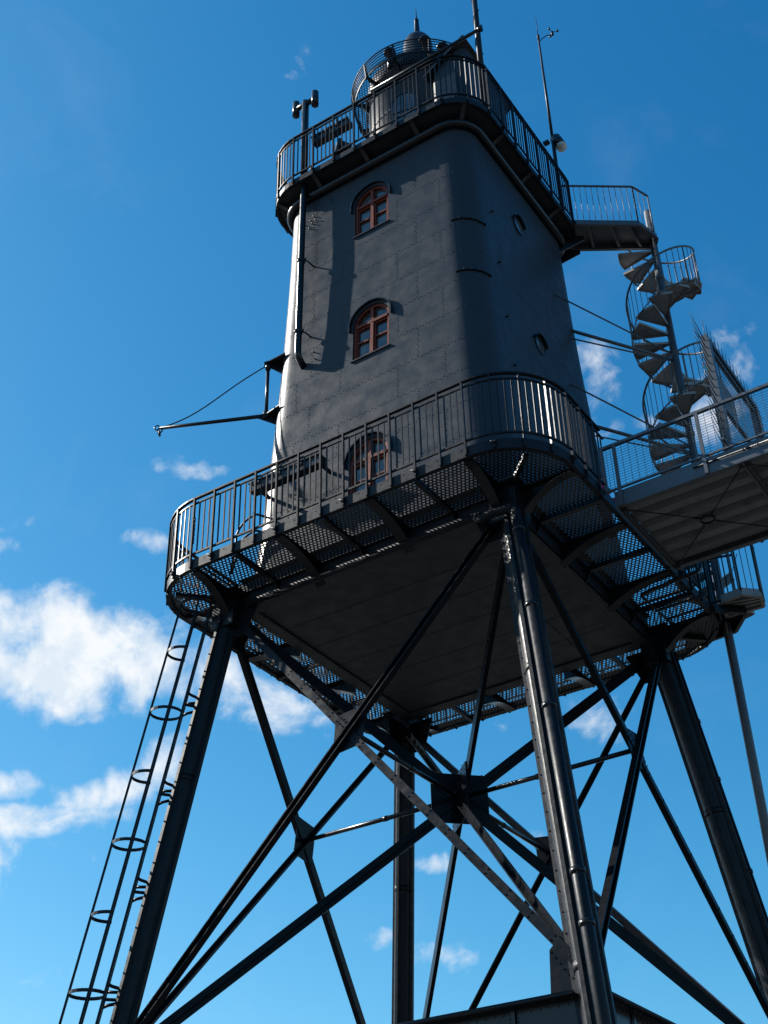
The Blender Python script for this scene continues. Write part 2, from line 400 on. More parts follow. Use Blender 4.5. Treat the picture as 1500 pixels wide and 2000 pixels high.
# windows
def make_window(z0, z1, lab):
    R_ = (WX[1] - WX[0]) / 2; xc = (WX[0] + WX[1]) / 2; zc = z1 - R_ - .012
    y0 = -wz_s((z0 + z1) / 2) + .055; y1 = y0 + .05; tilt = (wz_s(z0) - wz_s(z1)) / (z1 - z0)
    def Y(z, e=0): return -wz_s((z0 + z1) / 2) + .06 + (z - (z0 + z1) / 2) * tilt + e
    def flat(mb, pa, pb, wd, dp=.06, e=0.):
        a = V((pa[0], Y(pa[1], e), pa[1])); b_ = V((pb[0], Y(pb[1], e), pb[1])); mb.bar(a, b_, dp, wd, up=(V((0, 1, tilt)).cross(b_ - a)))
    f = MB(); R1 = R_ - .006; wd = .046
    arc = [(xc + (R1 - wd / 2) * cos(a), zc + (R1 - wd / 2) * sin(a)) for a in [pi * j / 18 for j in range(19)]]
    for p, q in zip(arc, arc[1:]): flat(f, p, q, wd)
    for sx in (-1, 1): flat(f, (xc + sx * (R1 - wd / 2), z0 + .004), (xc + sx * (R1 - wd / 2), zc), wd)
    flat(f, (xc - R1 + .05, z0 + .035), (xc + R1 - .05, z0 + .035), .06, e=.001)
    flat(f, (xc, z0 + .06), (xc, zc + R1 - .05), .060, .07, -.004)
    flat(f, (xc - R1 + .05, zc - .01), (xc + R1 - .05, zc - .01), .055, .075, -.007)
    fr = f.build('window', M_red, LH, lab)
    for sx in (-1, 1):      # casements with a glazing bar each
        s_ = MB(); xa = xc + sx * .05; xb = xc + sx * (R1 - wd - .012); zm = (z0 + zc) / 2 + .02
        for x in (xa, xb): flat(s_, (x, z0 + .07), (x, zc - .05), .022, .03, .006)
        flat(s_, (xa, zm), (xb, zm), .03, .03, .004); flat(s_, (xa, zc - .065), (xb, zc - .065), .03, .03, .003); flat(s_, (xa, z0 + .08), (xb, z0 + .08), .03, .03, .002)
        s_.build('casement', M_red, fr)
    g_ = MB(); pts = [(xc + R1 - .03, z0 + .03)] + [(xc + (R1 - .03) * cos(a), zc + (R1 - .03) * sin(a)) for a in [pi * j / 18 for j in range(19)]] + [(xc - R1 + .03, z0 + .03)]
    g_.add([(x, Y(z, .03), z) for x, z in pts], [tuple(range(len(pts)))]); g_.build('pane', M_glass, fr)
    # drip hood over the arch
    h = MB(); Rh = R_ + .062; ring = []
    ang = [radians(-8) + (pi + radians(16)) * j / 26 for j in range(27)]
    for a in ang: ring.append((xc + Rh * cos(a), zc + Rh * sin(a)))
    ring = [(ring[0][0] + .005, ring[0][1] - .03)] + ring + [(ring[-1][0] - .005, ring[-1][1] - .03)]
    for (p, q) in zip(ring, ring[1:]):
        for e, wd_, dp in ((-.024, .018, .066), (-.053, .024, .010)):
            a = V((p[0], -wz_s(p[1]) + e, p[1])); b_ = V((q[0], -wz_s(q[1]) + e, q[1]))
            h.bar(a, b_, dp, wd_, up=(V((0, 1, 0)).cross(b_ - a)))
    h.build('window_hood', M_paint, fr)
make_window(*WIN[0], 'topmost arched red brown window under the upper gallery')
make_window(*WIN[1], 'middle arched red brown window with six panes')
make_window(*WIN[2], 'lowest arched red brown window behind the gallery railing')
# portholes on the shaded face
for (y, z) in ((-.26, 7.8), (-.10, 4.88)):
    p = MB(); w_ = wz_s(z); R_ = .16; tb = []
    for (r, x) in ((R_ + .03, 0), (R_ + .03, .022), (R_, .025), (R_, -.004)):
        for k in range(28): a = 2 * pi * k / 28; tb.append((w_ + x, y + r * cos(a), z + r * sin(a)))
    p.add(tb, [(i * 28 + k, i * 28 + (k + 1) % 28, (i + 1) * 28 + (k + 1) % 28, (i + 1) * 28 + k) for i in range(3) for k in range(28)])
    hd = [(y + .215 * cos(a), z + .215 * sin(a)) for a in [radians(15) + radians(150) * j / 14 for j in range(15)]]
    for q, r_ in zip(hd, hd[1:]): p.bar((w_ + .035, q[0], q[1]), (w_ + .035, r_[0], r_[1]), .08, .016, up=V((1, 0, 0)).cross(V((0, r_[0] - q[0], r_[1] - q[1]))))
    po = p.build('porthole', M_paint, LH)
    q = MB(); q.add([(w_ + .012, y + R_ * cos(2 * pi * k / 28), z + R_ * sin(2 * pi * k / 28)) for k in range(28)], [tuple(range(28))]); q.build('pane', M_glass, po)

# small bands and studs on the rounded corner (ladder stops, lifting eyes)
for z in (6.55, 5.25):
    bnd = MB(); w_ = wz_s(z); cc = V((w_ - CR, -(w_ - CR), z))
    pts = [cc + V((cos(a), sin(a), 0)) * (CR + .02) for a in [radians(-80) + radians(70) * j / 10 for j in range(11)]]
    bnd.path(pts, .018, 6)
    for q in pts[::2]: bnd.box(q, (.035, .035, .05))
    bnd.build('corner_band', M_paint, LH)
for z in (7.2, 5.9, 4.6, 3.5):
    st = MB(); p, nn = wp(1, -1.35, z); st.tube(p - nn * .01, p + nn * .05, .02, 8); st.build('stud', M_paint, LH)
for (x, z) in ((-1.30, 8.52), (-1.37, 8.44), (-1.25, 8.40), (-1.47, 8.36), (-1.33, 8.34), (-1.40, 8.25), (-.9, 8.75), (-1.2, 4.95), (-1.15, 4.75)):
    st = MB(); p, nn = wp(0, x, z); st.tube(p - nn * .01, p + nn * .045, .012, 8); st.build('stud', M_paint, LH)

# ring roll under the upper gallery
def rsq(w_, r, z, n=10, st=4):
    pts = []
    for k in range(4):
        (ax, ay), (nx, ny) = FD[k]; L = w_ - r
        for i in range(st): s_ = -L + 2 * L * i / st; pts.append(V((ax * s_ + nx * w_, ay * s_ + ny * w_, z)))
        c = V((ax * L + nx * L, ay * L + ny * L, z))
        for i in range(n + 1):
            a = pi / 2 * i / n; pts.append(c + V((ax * sin(a) + nx * cos(a), ay * sin(a) + ny * cos(a), 0)) * r)
    out = []
    for p in pts:
        if not out or (p - out[-1]).length > 1e-5: out.append(p)
    if (out[0] - out[-1]).length < 1e-5: out.pop()
    return out
rl = MB(); rl.path(rsq(2.12, .56, 9.08), .085, 12, closed=True); rl.build('cornice_roll', M_paint, LH)

# base: plate under the tower, perimeter girder
bp = MB(); A_ = 2.42
ys = [-2.2 + i * .733 for i in range(7)]
for i in range(6):
    xs = [-2.2, -.6 + .55 * (i % 3), 1.5, 2.2]
    xs = [-2.2, 2.2] if i in (0, 1, 2) else [-2.2, 1.35, 2.2]
    for a, b_ in zip(xs, xs[1:]): bp.box(((a + b_) / 2, ys[i] + .3665, .03), (b_ - a - .012, .721, .04))
bp.box((0, 0, .075), (4.5, 4.5, .04))
for sx, sy in ((0, -1), (0, 1), (1, 0), (-1, 0)):
    if sx == 0: bp.bar((-2.42, sy * 2.31, -.012), (2.42, sy * 2.31, -.012), .22, .024)
    else: bp.bar((sx * 2.31, -2.198, -.012), (sx * 2.31, 2.198, -.012), .22, .024)
for i in range(40):
    for sx in (-1, 1): bp.rivet((sx * 2.24, -2.1 + i * .107, -.024), (0, 0, -1), .014); bp.rivet((sx * 2.38, -2.1 + i * .107, -.024), (0, 0, -1), .014)
for i in range(1, 6):
    for j in range(52):
        for e in (-.03, .03): bp.rivet((-2.13 + j * .0835, ys[i] + e, .0095), (0, 0, -1), .009)
bp.build('base_plate', M_soffit, LH)
for k in range(4):
    (ax, ay), (nx, ny) = FD[k]; gd = MB()
    def G(s, d, z): return V((ax * s + nx * d, ay * s + ny * d, z))
    gd.bar(G(-2.38, 2.434, .24), G(2.38, 2.434, .24), .02, .44)
    gd.bar(G(-2.36, 2.46, .472), G(2.36, 2.46, .472), .1, .02)
    for i in range(44):
        gd.rivet(G(-2.25 + i * .1047, 2.444, .045), (nx, ny, 0), .014)
    for s_ in (-1.6, 0, 1.6): gd.bar(G(s_ - .1, 2.449, .2), G(s_ + .1, 2.449, .2), .012, .3)
    gd.build('girder', M_wall, LH)

# legs: riveted column, four segments with flanges
K = .1249; L0 = 2.5
def legp(sx, sy, z): h = L0 - K * z; return V((sx * h, sy * h, z))
def make_leg(sx, sy):
    lg = MB(); a = legp(sx, sy, .0); b_ = legp(sx, sy, GZ + .5); t = (b_ - a).normalized()
    dg = V((sx, 0, 0)); x = (dg - t * dg.dot(t)).normalized(); y = t.cross(x).normalized()
    prof = []; n = 10
    for q in range(4):
        a0 = q * pi / 2
        for i in range(n + 1):
            an = a0 + radians(11) + radians(68) * i / n; prof.append((.150 * cos(an), .150 * sin(an)))
        e = a0 + pi / 2; ce, se = cos(e), sin(e)
        for (r, s_) in ((.155, -.024), (.205, -.024), (.205, .024), (.155, .024)): prof.append((r * ce - s_ * se, r * se + s_ * ce))
    m_ = len(prof); vs = []
    zs = [0, 1]
    for f in zs:
        c = a.lerp(b_, f)
        for (u_, v_) in prof: vs.append(c + x * u_ + y * v_)
    lg.add(vs, [(k, (k + 1) % m_, m_ + (k + 1) % m_, m_ + k) for k in range(m_)], False)
    Ln = (b_ - a).length
    for q in range(4):
        e = q * pi / 2; rr = .18; d_ = x * cos(e) + y * sin(e); s_ = -x * sin(e) + y * cos(e)
        for i in range(int(Ln / .25)):
            c = a + t * (.2 + i * .25) + d_ * rr
            lg.rivet(c + s_ * .024, s_, .013); lg.rivet(c - s_ * .024, -s_, .013)
    for f in (.245, .57, .8):
        c = a + t * (Ln * f)
        lg.path([c - t * .05, c + t * .05], .158, 20)
    return lg.build('leg', M_leg, LH), x, y, t
for sx, sy in ((1, -1), (-1, -1), (1, 1), (-1, 1)): make_leg(sx, sy)

# braces
def member(name, a, b_, nrm, mode, wd=.112, web=.085, riv=True):
    """a rolled angle/tee from a to b_: flange square to nrm, web(s) standing along -nrm or +nrm"""
    a = V(a); b_ = V(b_); t = (b_ - a).normalized(); nrm = V(nrm).normalized(); nrm = (nrm - t * nrm.dot(t)).normalized(); s_ = t.cross(nrm)
    mb = MB(); mb.bar(a, b_, wd, .014, nrm)
    off = nrm * (web / 2 + .007)
    if mode == 'tee_in': mb.bar(a - off, b_ - off, .022, web, nrm)
    if mode == 'tee_out': mb.bar(a + off, b_ + off, .022, web, nrm)
    if mode == 'chan_out':
        for k in (-1, 1): mb.bar(a + off + s_ * k * (wd / 2 - .009), b_ + off + s_ * k * (wd / 2 - .009), .018, web, nrm)
    if mode == 'chan_in':
        for k in (-1, 1): mb.bar(a - off + s_ * k * (wd / 2 - .009), b_ - off + s_ * k * (wd / 2 - .009), .018, web, nrm)
    if riv:
        L_ = (b_ - a).length; sg = 1 if mode != 'chan_out' else 1
        for i in range(int(L_ / .42)):
            mb.rivet(a + t * (.25 + i * .42) + nrm * .007 + s_ * wd * .28, nrm, .015)
            if mode == 'tee_in': mb.rivet(a + t * (.25 + i * .42) + nrm * .007 - s_ * wd * .28, nrm, .015)
    return mb.build(name, M_brace, LH)
ZR = -6.85; ZT = -.08; ZH = -2.93
LEG4 = [((-1, -1), (1, -1), (0, -1, .12)), ((1, -1), (1, 1), (1, 0, .12)), ((1, 1), (-1, 1), (0, 1, .12)), ((-1, 1), (-1, -1), (-1, 0, .12))]
for (p, q, nr) in LEG4:
    n_v = V(nr).normalized(); inn = lambda v, d: v + n_v * d
    a = legp(*p, ZT); b_ = legp(*q, ZR); c = legp(*q, ZT); d = legp(*p, ZR)
    def pull(u_, v_, k=.16): tt = (v_ - u_).normalized(); return u_ + tt * k, v_ - tt * k
    a, b_ = pull(a, b_); c, d = pull(c, d)
    member('brace', inn(a, .02), inn(b_, .02), n_v, 'tee_in')
    member('brace', inn(c, -.012), inn(d, -.012), -n_v, 'chan_in')
    gp = MB(); h = L0 - K * ZH; mid = V((nr[0] * h, nr[1] * h, ZH)); sd_ = V((-nr[1], nr[0], 0)) if True else None
    upv = n_v.cross(sd_).normalized(); upv = upv if upv.z > 0 else -upv
    gp.prism([(-.24, -.33), (.24, -.27), (.24, .33), (-.24, .27)], sd_, upv, n_v, mid + n_v * .006, .012)
    for i in range(9):
        for (A1, B1) in ((a, b_), (c, d)):
            tt = (B1 - A1).normalized(); u_ = mid + tt * (-.28 + i * .07)
            for k in (-.035, .035): gp.rivet(u_ + n_v * .034 + tt.cross(n_v) * k, n_v, .013)
    gp.build('gusset_plate', M_brace, LH)
    for (leg_, z, w1, h1) in ((p, -.32, .5, .55), (q, -.32, .5, .55), (p, -6.62, .30, .84), (q, -6.62, .30, .84)):
        gm = MB(); o_ = legp(*leg_, z); tow = (V((0, 0, z)) - V((o_.x, o_.y, z))); s1 = sd_ if sd_.dot(tow) > 0 else -sd_
        gm.prism([(.12, -h1 / 2), (.12 + w1 * (.55 if z > -1 else 1), -h1 / 2), (.12 + w1, h1 / 2 * (1 if z > -1 else .25)), (.12, h1 / 2)], s1, upv, n_v, o_ + n_v * .004, .014)
        for i in range(5): gm.rivet(o_ + s1 * (.2 + .05 * i) + upv * (.2 - .07 * i) * (1 if z > -1 else -1) + n_v * .011, n_v, .014)
        gm.build('gusset_plate', M_brace, LH)
hub = V((0, 0, ZH))
for (p, q) in (((-1, -1), (1, 1)), ((1, -1), (-1, 1))):
    s1 = V((p[0], p[1], 0)).normalized(); nn = V((-s1.y, s1.x, 0))
    for (u_, v_) in ((p, q), (q, p)):
        a = legp(*u_, ZT); b_ = legp(*v_, ZR); t = (b_ - a).normalized(); e = .02 if u_ == p else -.02
        member('brace', a + t * .2 + nn * e, b_ - t * .18 + nn * e, nn * (1 if e > 0 else -1), 'tee_out' if p == (1, -1) else 'tee_in', .17, .07)
    gp = MB(); gp.prism([(-.46, -.40), (.46, -.40), (.44, .40), (-.44, .40)] if p == (1, -1) else [(-.44, -.40), (.44, -.40), (.44, .38), (-.44, .38)], s1, (0, 0, 1), nn, hub, .016)
    for sx in (-1, 1):
        for i in range(6):
            for k in (-.03, .03):
                for e in (-1, 1):
                    for y_ in (-1, 1): gp.rivet(hub + s1 * sx * (.1 + .05 * i) + V((0, 0, y_ * (.09 + .05 * i) + k)) + nn * e * .036, nn * e, .012)
    gp.build('gusset_plate', M_brace, LH, 'large square plate at the centre where the inner braces cross')
for nr in ((0, -1), (1, 0), (0, 1), (-1, 0)):
    s_ = MB(); h = L0 - K * ZH; e = V((nr[0] * h, nr[1] * h, ZH)); n0 = V((nr[0], nr[1], 0)); up = V((0, 0, 1))
    s_.tube(n0 * .12 + up * ZH, e - n0 * .02, .036, 10); s_.box(n0 * .16 + up * ZH, (.12, .12, .03)); s_.tube(n0 * (h * .45) + up * ZH, n0 * (h * .45 + .08) + up * ZH, .044, 10)
    s_.build('strut', M_paint, LH)
# ring girder lower down
for k, (p, q, nr) in enumerate(LEG4):
    gm = MB(); z = -7.05; a = legp(*p, z); b_ = legp(*q, z); t = (b_ - a).normalized(); n0 = V((nr[0], nr[1], 0)); a += t * .15; b_ -= t * .15
    gm.bar(a + V((0, 0, -.2)), b_ + V((0, 0, -.2)), .016, .4)
    for zz in (0, -.4):
        gm.bar(a + V((0, 0, zz)), b_ + V((0, 0, zz)), .26, .022)
        gm.bar(a + n0 * .06 + V((0, 0, zz * .9 - .02)), b_ + n0 * .06 + V((0, 0, zz * .9 - .02)), .1, .016)
    gm.path([a + n0 * .13 + V((0, 0, .0)), b_ + n0 * .13 + V((0, 0, .0))], .03, 8)
    Ln = (b_ - a).length
    for i in range(int(Ln / .11)):
        for zz in (-.07, -.33): gm.rivet(a + t * (.06 + .11 * i) + n0 * .009 + V((0, 0, zz)), n0, .014)
    for f in (.12, .3, .5, .7, .88):
        c = a.lerp(b_, f) + n0 * .03 + V((0, 0, -.2)); gm.bar(c - V((0, 0, .18)), c + V((0, 0, .18)), .012, .05, t)
        for j in range(7):
            for e in (-.05, .05): gm.rivet(a.lerp(b_, f) + t * e + n0 * .009 + V((0, 0, -.07 - .043 * j)), n0, .013)
    gm.build('ring_girder', M_paint, LH)
for sx, sy in ((1, -1), (-1, -1), (1, 1), (-1, 1)):
    f = MB(); b_ = legp(sx, sy, GZ); f.box(b_ + V((0, 0, .1)), (1.3, 1.3, .5)); f.box(b_ + V((0, 0, .42)), (.8, .8, .16)); f.build('footing', M_conc, LH)

# ------------------------------------------------------------------ galleries
def outline(g_, r, ds=.02):
    """closed fine polyline of the rounded square, with outward normals and arclength"""
    L = g_ - r; pts = []
    for k in range(4):
        (ax, ay), (nx, ny) = FD[k]; n = 120
        for i in range(n): s_ = -L + 2 * L * i / n; pts.append((V((ax * s_ + nx * g_, ay * s_ + ny * g_, 0)), V((nx, ny, 0))))
        c = V((ax * L + nx * L, ay * L + ny * L, 0)); n = 80
        for i in range(n):
            a = pi / 2 * i / n; d = V((ax * sin(a) + nx * cos(a), ay * sin(a) + ny * cos(a), 0)); pts.append((c + d * r, d))
    cum = [0]
    for i in range(len(pts)): cum.append(cum[-1] + (pts[(i + 1) % len(pts)][0] - pts[i][0]).length)
    return pts, cum
class Ring:
    def __init__(s, g_, r): s.pts, s.cum = outline(g_, r); s.L = s.cum[-1]; s.r = r; s.g = g_
    def at(s, d):
        d %= s.L; lo, hi = 0, len(s.pts)
        while hi - lo > 1:
            m_ = (lo + hi) // 2
            if s.cum[m_] <= d: lo = m_
            else: hi = m_
        f = (d - s.cum[lo]) / (s.cum[lo + 1] - s.cum[lo]); p, n0 = s.pts[lo]; q, n1 = s.pts[(lo + 1) % len(s.pts)]
        return p.lerp(q, f), n0.lerp(n1, f).normalized()
    def run(s, z, off=0., step=None, a=0., b_=None):
        b_ = s.L if b_ is None else b_; n = max(2, int((b_ - a) / .12)); o_ = []
        for i in range(n + (0 if b_ - a >= s.L - 1e-6 else 1)):
            p, nn = s.at(a + (b_ - a) * i / n); o_.append(p + nn * off + V((0, 0, z)))
        return o_
    def nearest(s, x, y):
        i = min(range(len(s.pts)), key=lambda i: (s.pts[i][0].x - x) ** 2 + (s.pts[i][0].y - y) ** 2); return s.cum[i]
def band(mb, R_, z0, z1, off, th, a=0., b_=None):
    full = b_ is None
    P0 = R_.run(0, off, a=a, b_=b_); P1 = R_.run(0, off + th, a=a, b_=b_); n = len(P0); vs = []
    for P_, z in ((P0, z0), (P1, z0), (P1, z1), (P0, z1)): vs += [(p.x, p.y, z) for p in P_]
    fs = []
    for i in range(n if full else n - 1):
        j = (i + 1) % n
        for k in range(4): l = (k + 1) % 4; fs.append((k * n + i, k * n + j, l * n + j, l * n + i))
    mb.add(vs, fs)
def make_gallery(R_, zb, fh, ztop, spacing, nb, gaps, label, base_rail):
    ga = MB(); zt = zb + fh
    band(ga, R_, zb, zt, -.012, .012)                          # fascia
    band(ga, R_, zb - .0, zb + .012, -.075, .063)
    band(ga, R_, zt - .012, zt, -.06, .048)
    for i in range(int(R_.L / .19)):
        p, nn = R_.at(i * .19 + .07); ga.rivet(p + nn * .0 + V((0, 0, zt - .04)), nn, .009)
        if i % 3 == 0: ga.box(p - nn * .03 + V((0, 0, zb - .018)), (.03, .03, .03))
    gal = ga.build('gallery', M_rail, LH, label)
    n = int(round(R_.L / spacing)); sp = R_.L / n
    def ingap(d): return any((a <= d <= b_) or (a <= d + R_.L <= b_) or (a <= d - R_.L <= b_) for a, b_ in gaps)
    ds = [i * sp for i in range(n)]
    for i, d in enumerate(ds):
        if ingap(d): continue
        p, nn = R_.at(d); t = V((-nn.y, nn.x, 0)); ps = MB()
        ps.bar(p + nn * .014 + V((0, 0, zb + .01)), p + nn * .014 + V((0, 0, ztop)), .026, .040, nn)
        ps.bar(p + nn * .026 + V((0, 0, zb + .03)), p + nn * .026 + V((0, 0, zt - .02)), .045, .012, nn)
        if i % 3 == 1: ps.box(p + nn * .035 + V((0, 0, zb + .09)), (.05, .05, .035)); ps.tube(p + nn * .05 - t * .05 + V((0, 0, zb + .1)), p + nn * .05 + t * .05 + V((0, 0, zb + .1)), .012, 8)
        ps.build('railing_post', M_rail, gal)
    for i, d in enumerate(ds):
        d2 = d + sp
        if ingap(d + sp / 2): continue
        pn = MB(); zl = zt + base_rail; zu = ztop - .10
        q = [R_.at(d + sp * j / 4) for j in range(5)]
        for z, th in ((zl, .03), (zu, .022)):
            for (p, n0), (p2, n1) in zip(q, q[1:]): pn.bar(p + V((0, 0, z)), p2 + V((0, 0, z)), .03, th)
        for j in range(1, nb + 1):
            p, nn = R_.at(d + sp * j / (nb + 1)); pn.bar(p + V((0, 0, zl)), p + V((0, 0, zu)), .0185, .0185, nn)
        pn.build('baluster_panel', M_rail, gal)
    segs = []
    if gaps:
        gs = sorted((a % R_.L, a % R_.L + (b_ - a)) for a, b_ in gaps)
        for i, (a, b_) in enumerate(gs):
            nx = gs[(i + 1) % len(gs)][0] + (R_.L if i == len(gs) - 1 else 0); segs.append((b_, nx))
    for (a, b_) in segs:
        hr = MB(); P_ = R_.run(0, a=a, b_=b_)
        for p, q in zip(P_, P_[1:]):
            hr.bar(p + V((0, 0, ztop)), q + V((0, 0, ztop)), .055, .026)
        hr.build('handrail', M_rail, gal)
    return gal
RL = Ring(3.555, 1.1); RU = Ring(2.42, .85)
gapL = [(RL.nearest(3.55, -1.42), RL.nearest(3.55, .45)), (RL.nearest(3.3, 2.95), RL.nearest(2.75, 3.42))]
gapU = [(RU.nearest(2.36, 1.75), RU.nearest(1.75, 2.36))]
ZB = .18
gal_lo = make_gallery(RL, ZB, .165, 1.50, .41, 3, gapL, 'wide lower gallery with perforated floor round the foot of the tower', .10)
gal_up = make_gallery(RU, 9.31, .13, 10.66, .48, 4, gapU, 'narrow upper gallery round the tower head', .10)

# lower gallery floor: perforated panels between the joists
ZF = ZB + .03
def clip_poly(poly, a, b_, c):      # keep a*x+b*y<=c
    o_ = []
    for i in range(len(poly)):
        p, q = poly[i], poly[(i + 1) % len(poly)]; dp = a * p[0] + b_ * p[1] - c; dq = a * q[0] + b_ * q[1] - c
        if dp <= 0: o_.append(p)
        if dp * dq < 0: t = dp / (dp - dq); o_.append((p[0] + (q[0] - p[0]) * t, p[1] + (q[1] - p[1]) * t))
    return o_
full = [(p.x, p.y) for p in RL.run(0, -.03)]
JX = [-2.42, -1.6, -.8, 0, .8, 1.6, 2.42]
for k in range(4):
    (ax, ay), (nx, ny) = FD[k]
    edges = JX
    for s0, s1 in zip(edges, edges[1:]):
        pl = clip_poly(full, ax, ay, s1 - .004); pl = clip_poly(pl, -ax, -ay, -(s0 + .004)); pl = clip_poly(pl, -nx, -ny, -2.46)
        if len(pl) > 2:
            f = MB(); f.add([(x, y, ZF) for x, y in pl], [tuple(range(len(pl)))]); f.build('floor_grating', M_grate, gal_lo)
    # corner piece, split on the diagonal
    for (aa, bb) in (((-ax + nx), (-ay + ny)), ((ax - nx), (ay - ny))):
        pl = clip_poly(full, -ax, -ay, -2.424); pl = clip_poly(pl, -nx, -ny, -2.424); pl = clip_poly(pl, aa, bb, -.01)
        if len(pl) > 2:
            f = MB(); f.add([(x, y, ZF) for x, y in pl], [tuple(range(len(pl)))]); f.build('floor_grating', M_grate, gal_lo)
# joists and curved brackets
def bracket(o_, d, z0, depth, length, name='bracket', w_=.10):
    """T shaped bracket from o_ outward along d, lower edge a concave curve"""
    d = V(d).normalized(); s_ = V((-d.y, d.x, 0)); mb = MB(); n = 12; low = []
    for i in range(n + 1):
        f = i / n; low.append((f * length, -(.05 + depth * (1 - f) ** 2.2)))
    up = [(length, 0), (0, 0)]
    mb.prism(low + up, d, (0, 0, 1), s_, V((o_[0], o_[1], z0)), .014)
    for (x0, y0), (x1, y1) in zip(low, low[1:]):
        mb.bar(V((o_[0], o_[1], z0)) + d * x0 + V((0, 0, y0)), V((o_[0], o_[1], z0)) + d * x1 + V((0, 0, y1)), w_, .014)
    mb.bar(V((o_[0], o_[1], z0 - .012)), V((o_[0], o_[1], z0 - .012)) + d * length, w_, .012)
    return mb.build(name, M_paint, gal_lo)
for k in range(4):
    (ax, ay), (nx, ny) = FD[k]
    for s_ in (-1.6, 0, 1.6):
        j = MB(); a = V((ax * s_ + nx * 2.43, ay * s_ + ny * 2.43, ZF - .045)); b_ = V((ax * s_ + nx * 3.52, ay * s_ + ny * 3.52, ZF - .045)); j.bar(a, b_, .07, .07)
        j.prism([(0, .0), (.14, .0), (0, -.22)], (nx, ny, 0), (0, 0, 1), (ax, ay, 0), a, .012)
        j.build('joist', M_paint, gal_lo)
    for s_ in (-.8, .8): bracket((ax * s_ + nx * 2.43, ay * s_ + ny * 2.43), (nx, ny, 0), ZF - .006, .30, 1.08, w_=.16)
    for s_ in (-2.42, 2.42):
        x_ = abs(s_) ; out_ = 3.48 if True else 3.4
        bracket((ax * s_ + nx * 2.5, ay * s_ + ny * 2.5), (nx, ny, 0), ZF - .006, .62, .98, 'corner_bracket', .14)
    dgn = V((ax + nx, ay + ny, 0)).normalized(); j = MB(); a = dgn * 3.45 + V((0, 0, ZF - .04)); j.bar(a, dgn * 4.42 + V((0, 0, ZF - .04)), .07, .06); j.build('joist', M_paint, gal_lo)
    # solid strips where the grating meets the wall and leg head
    j = MB(); j.bar(V((ax * -2.4 + nx * 2.47, ay * -2.4 + ny * 2.47, ZF + .01)), V((ax * 2.4 + nx * 2.47, ay * 2.4 + ny * 2.47, ZF + .01)), .08, .012); j.build('joist', M_paint, gal_lo)
    hp = MB(); c = V((ax * 2.5 + nx * 2.5, ay * 2.5 + ny * 2.5, ZF - .04)); hp.box(c, (.62, .62, .03)); hp.box(c - V((0, 0, .3)), (.42, .42, .55)); hp.build('leg_head', M_paint, LH)

# upper gallery deck and soffit brackets
fu = MB(); pl = [(p.x, p.y) for p in RU.run(0, -.02)]; n = len(pl)
fu.add([(x, y, 9.34) for x, y in pl] + [(x, y, 9.40) for x, y in pl], [tuple(range(n))[::-1], tuple(range(n, 2 * n))]); fu.build('deck', M_soffit, gal_up)
Rw = Ring(2.05, CR)
for i in range(16):
    d = i * RU.L / 16 + .45; p, nn = RU.at(d); mb = MB(); s_ = V((-nn.y, nn.x, 0)); ln = .40
    low = [(ln * j / 8, -.02 - .24 * (1 - j / 8) ** 1.6) for j in range(9)]
    mb.prism(low + [(ln, 0), (0, 0)], nn, (0, 0, 1), s_, p - nn * (ln + .02) + V((0, 0, 9.335)), .014)
    for (x0, y0), (x1, y1) in zip(low, low[1:]):
        q = p - nn * (ln + .02) + V((0, 0, 9.335)); mb.bar(q + nn * x0 + V((0, 0, y0)), q + nn * x1 + V((0, 0, y1)), .08, .012)
    mb.build('bracket', M_soffit, gal_up)

# ------------------------------------------------------------------ lantern on the roof
lan = MB(); RLn = 1.14
lan.lathe((0, 0, 0), [(RLn, 9.40), (RLn, 12.86), (RLn + .06, 12.9), (RLn + .06, 12.98)], 56)
for z in (10.6, 11.8):
    lan.lathe((0, 0, 0), [(RLn, z - .04), (RLn + .012, z - .035), (RLn + .012, z + .035), (RLn, z + .04)], 56, False)
    for i in range(70): a = 2 * pi * i / 70; lan.rivet((cos(a) * (RLn + .012), sin(a) * (RLn + .012), z), (cos(a), sin(a), 0), .013)
lantern = lan.build('lantern', M_wall, LH, 'round lantern drum above the upper gallery')
rf = MB(); rf.lathe((0, 0, 0), [(RLn, 12.98), (RLn + .02, 13.0), (RLn + .02, 13.40), (RLn - .04, 13.48), (.6, 13.68), (.36, 13.85), (.33, 13.9), (.33, 15.12), (.315, 15.22), (.27, 15.33), (.2, 15.40), (.1, 15.44), (0, 15.45)], 48); rf.build('roof', M_wall, lantern)
sp = MB(); sp.lathe((0, 0, 0), [(.06, 15.44), (.062, 15.75), (.05, 16.1), (.055, 16.12), (.02, 16.16), (.012, 16.35), (.003, 16.62)], 12); sp.build('finial', M_paint, lantern)
for cx, cy, zt_ in ((-.03, -1.17, 13.72), (.68, -.88, 13.92), (.92, -.55, 13.86), (-.1, .55, 14.2)):
    vt = MB(); h = .11; z1 = zt_ - h
    vt.lathe((cx, cy, 0), [(.06, 13.1), (.06, z1 - .02), (.13, z1 - .03), (.13, z1 + .02), (.11, z1 + .06), (.05, z1 + .1), (0, z1 + .11)], 20); vt.build('vent_cowl', M_paint, lantern)
rg = MB(); n = 56; ri, ro, zf = 1.16, 1.43, 12.96
rg.add([(ri * cos(2 * pi * k / n), ri * sin(2 * pi * k / n), zf) for k in range(n)] + [(ro * cos(2 * pi * k / n), ro * sin(2 * pi * k / n), zf) for k in range(n)], [(k, (k + 1) % n, n + (k + 1) % n, n + k) for k in range(n)])
rg.build('walkway_grating', M_grate2, lantern)
zf = 12.98
rr = MB(); rr.lathe((0, 0, 0), [(ro, zf - .03), (ro + .02, zf - .03), (ro + .02, zf + .05), (ro, zf + .05), (ro, zf - .03)], n, False)
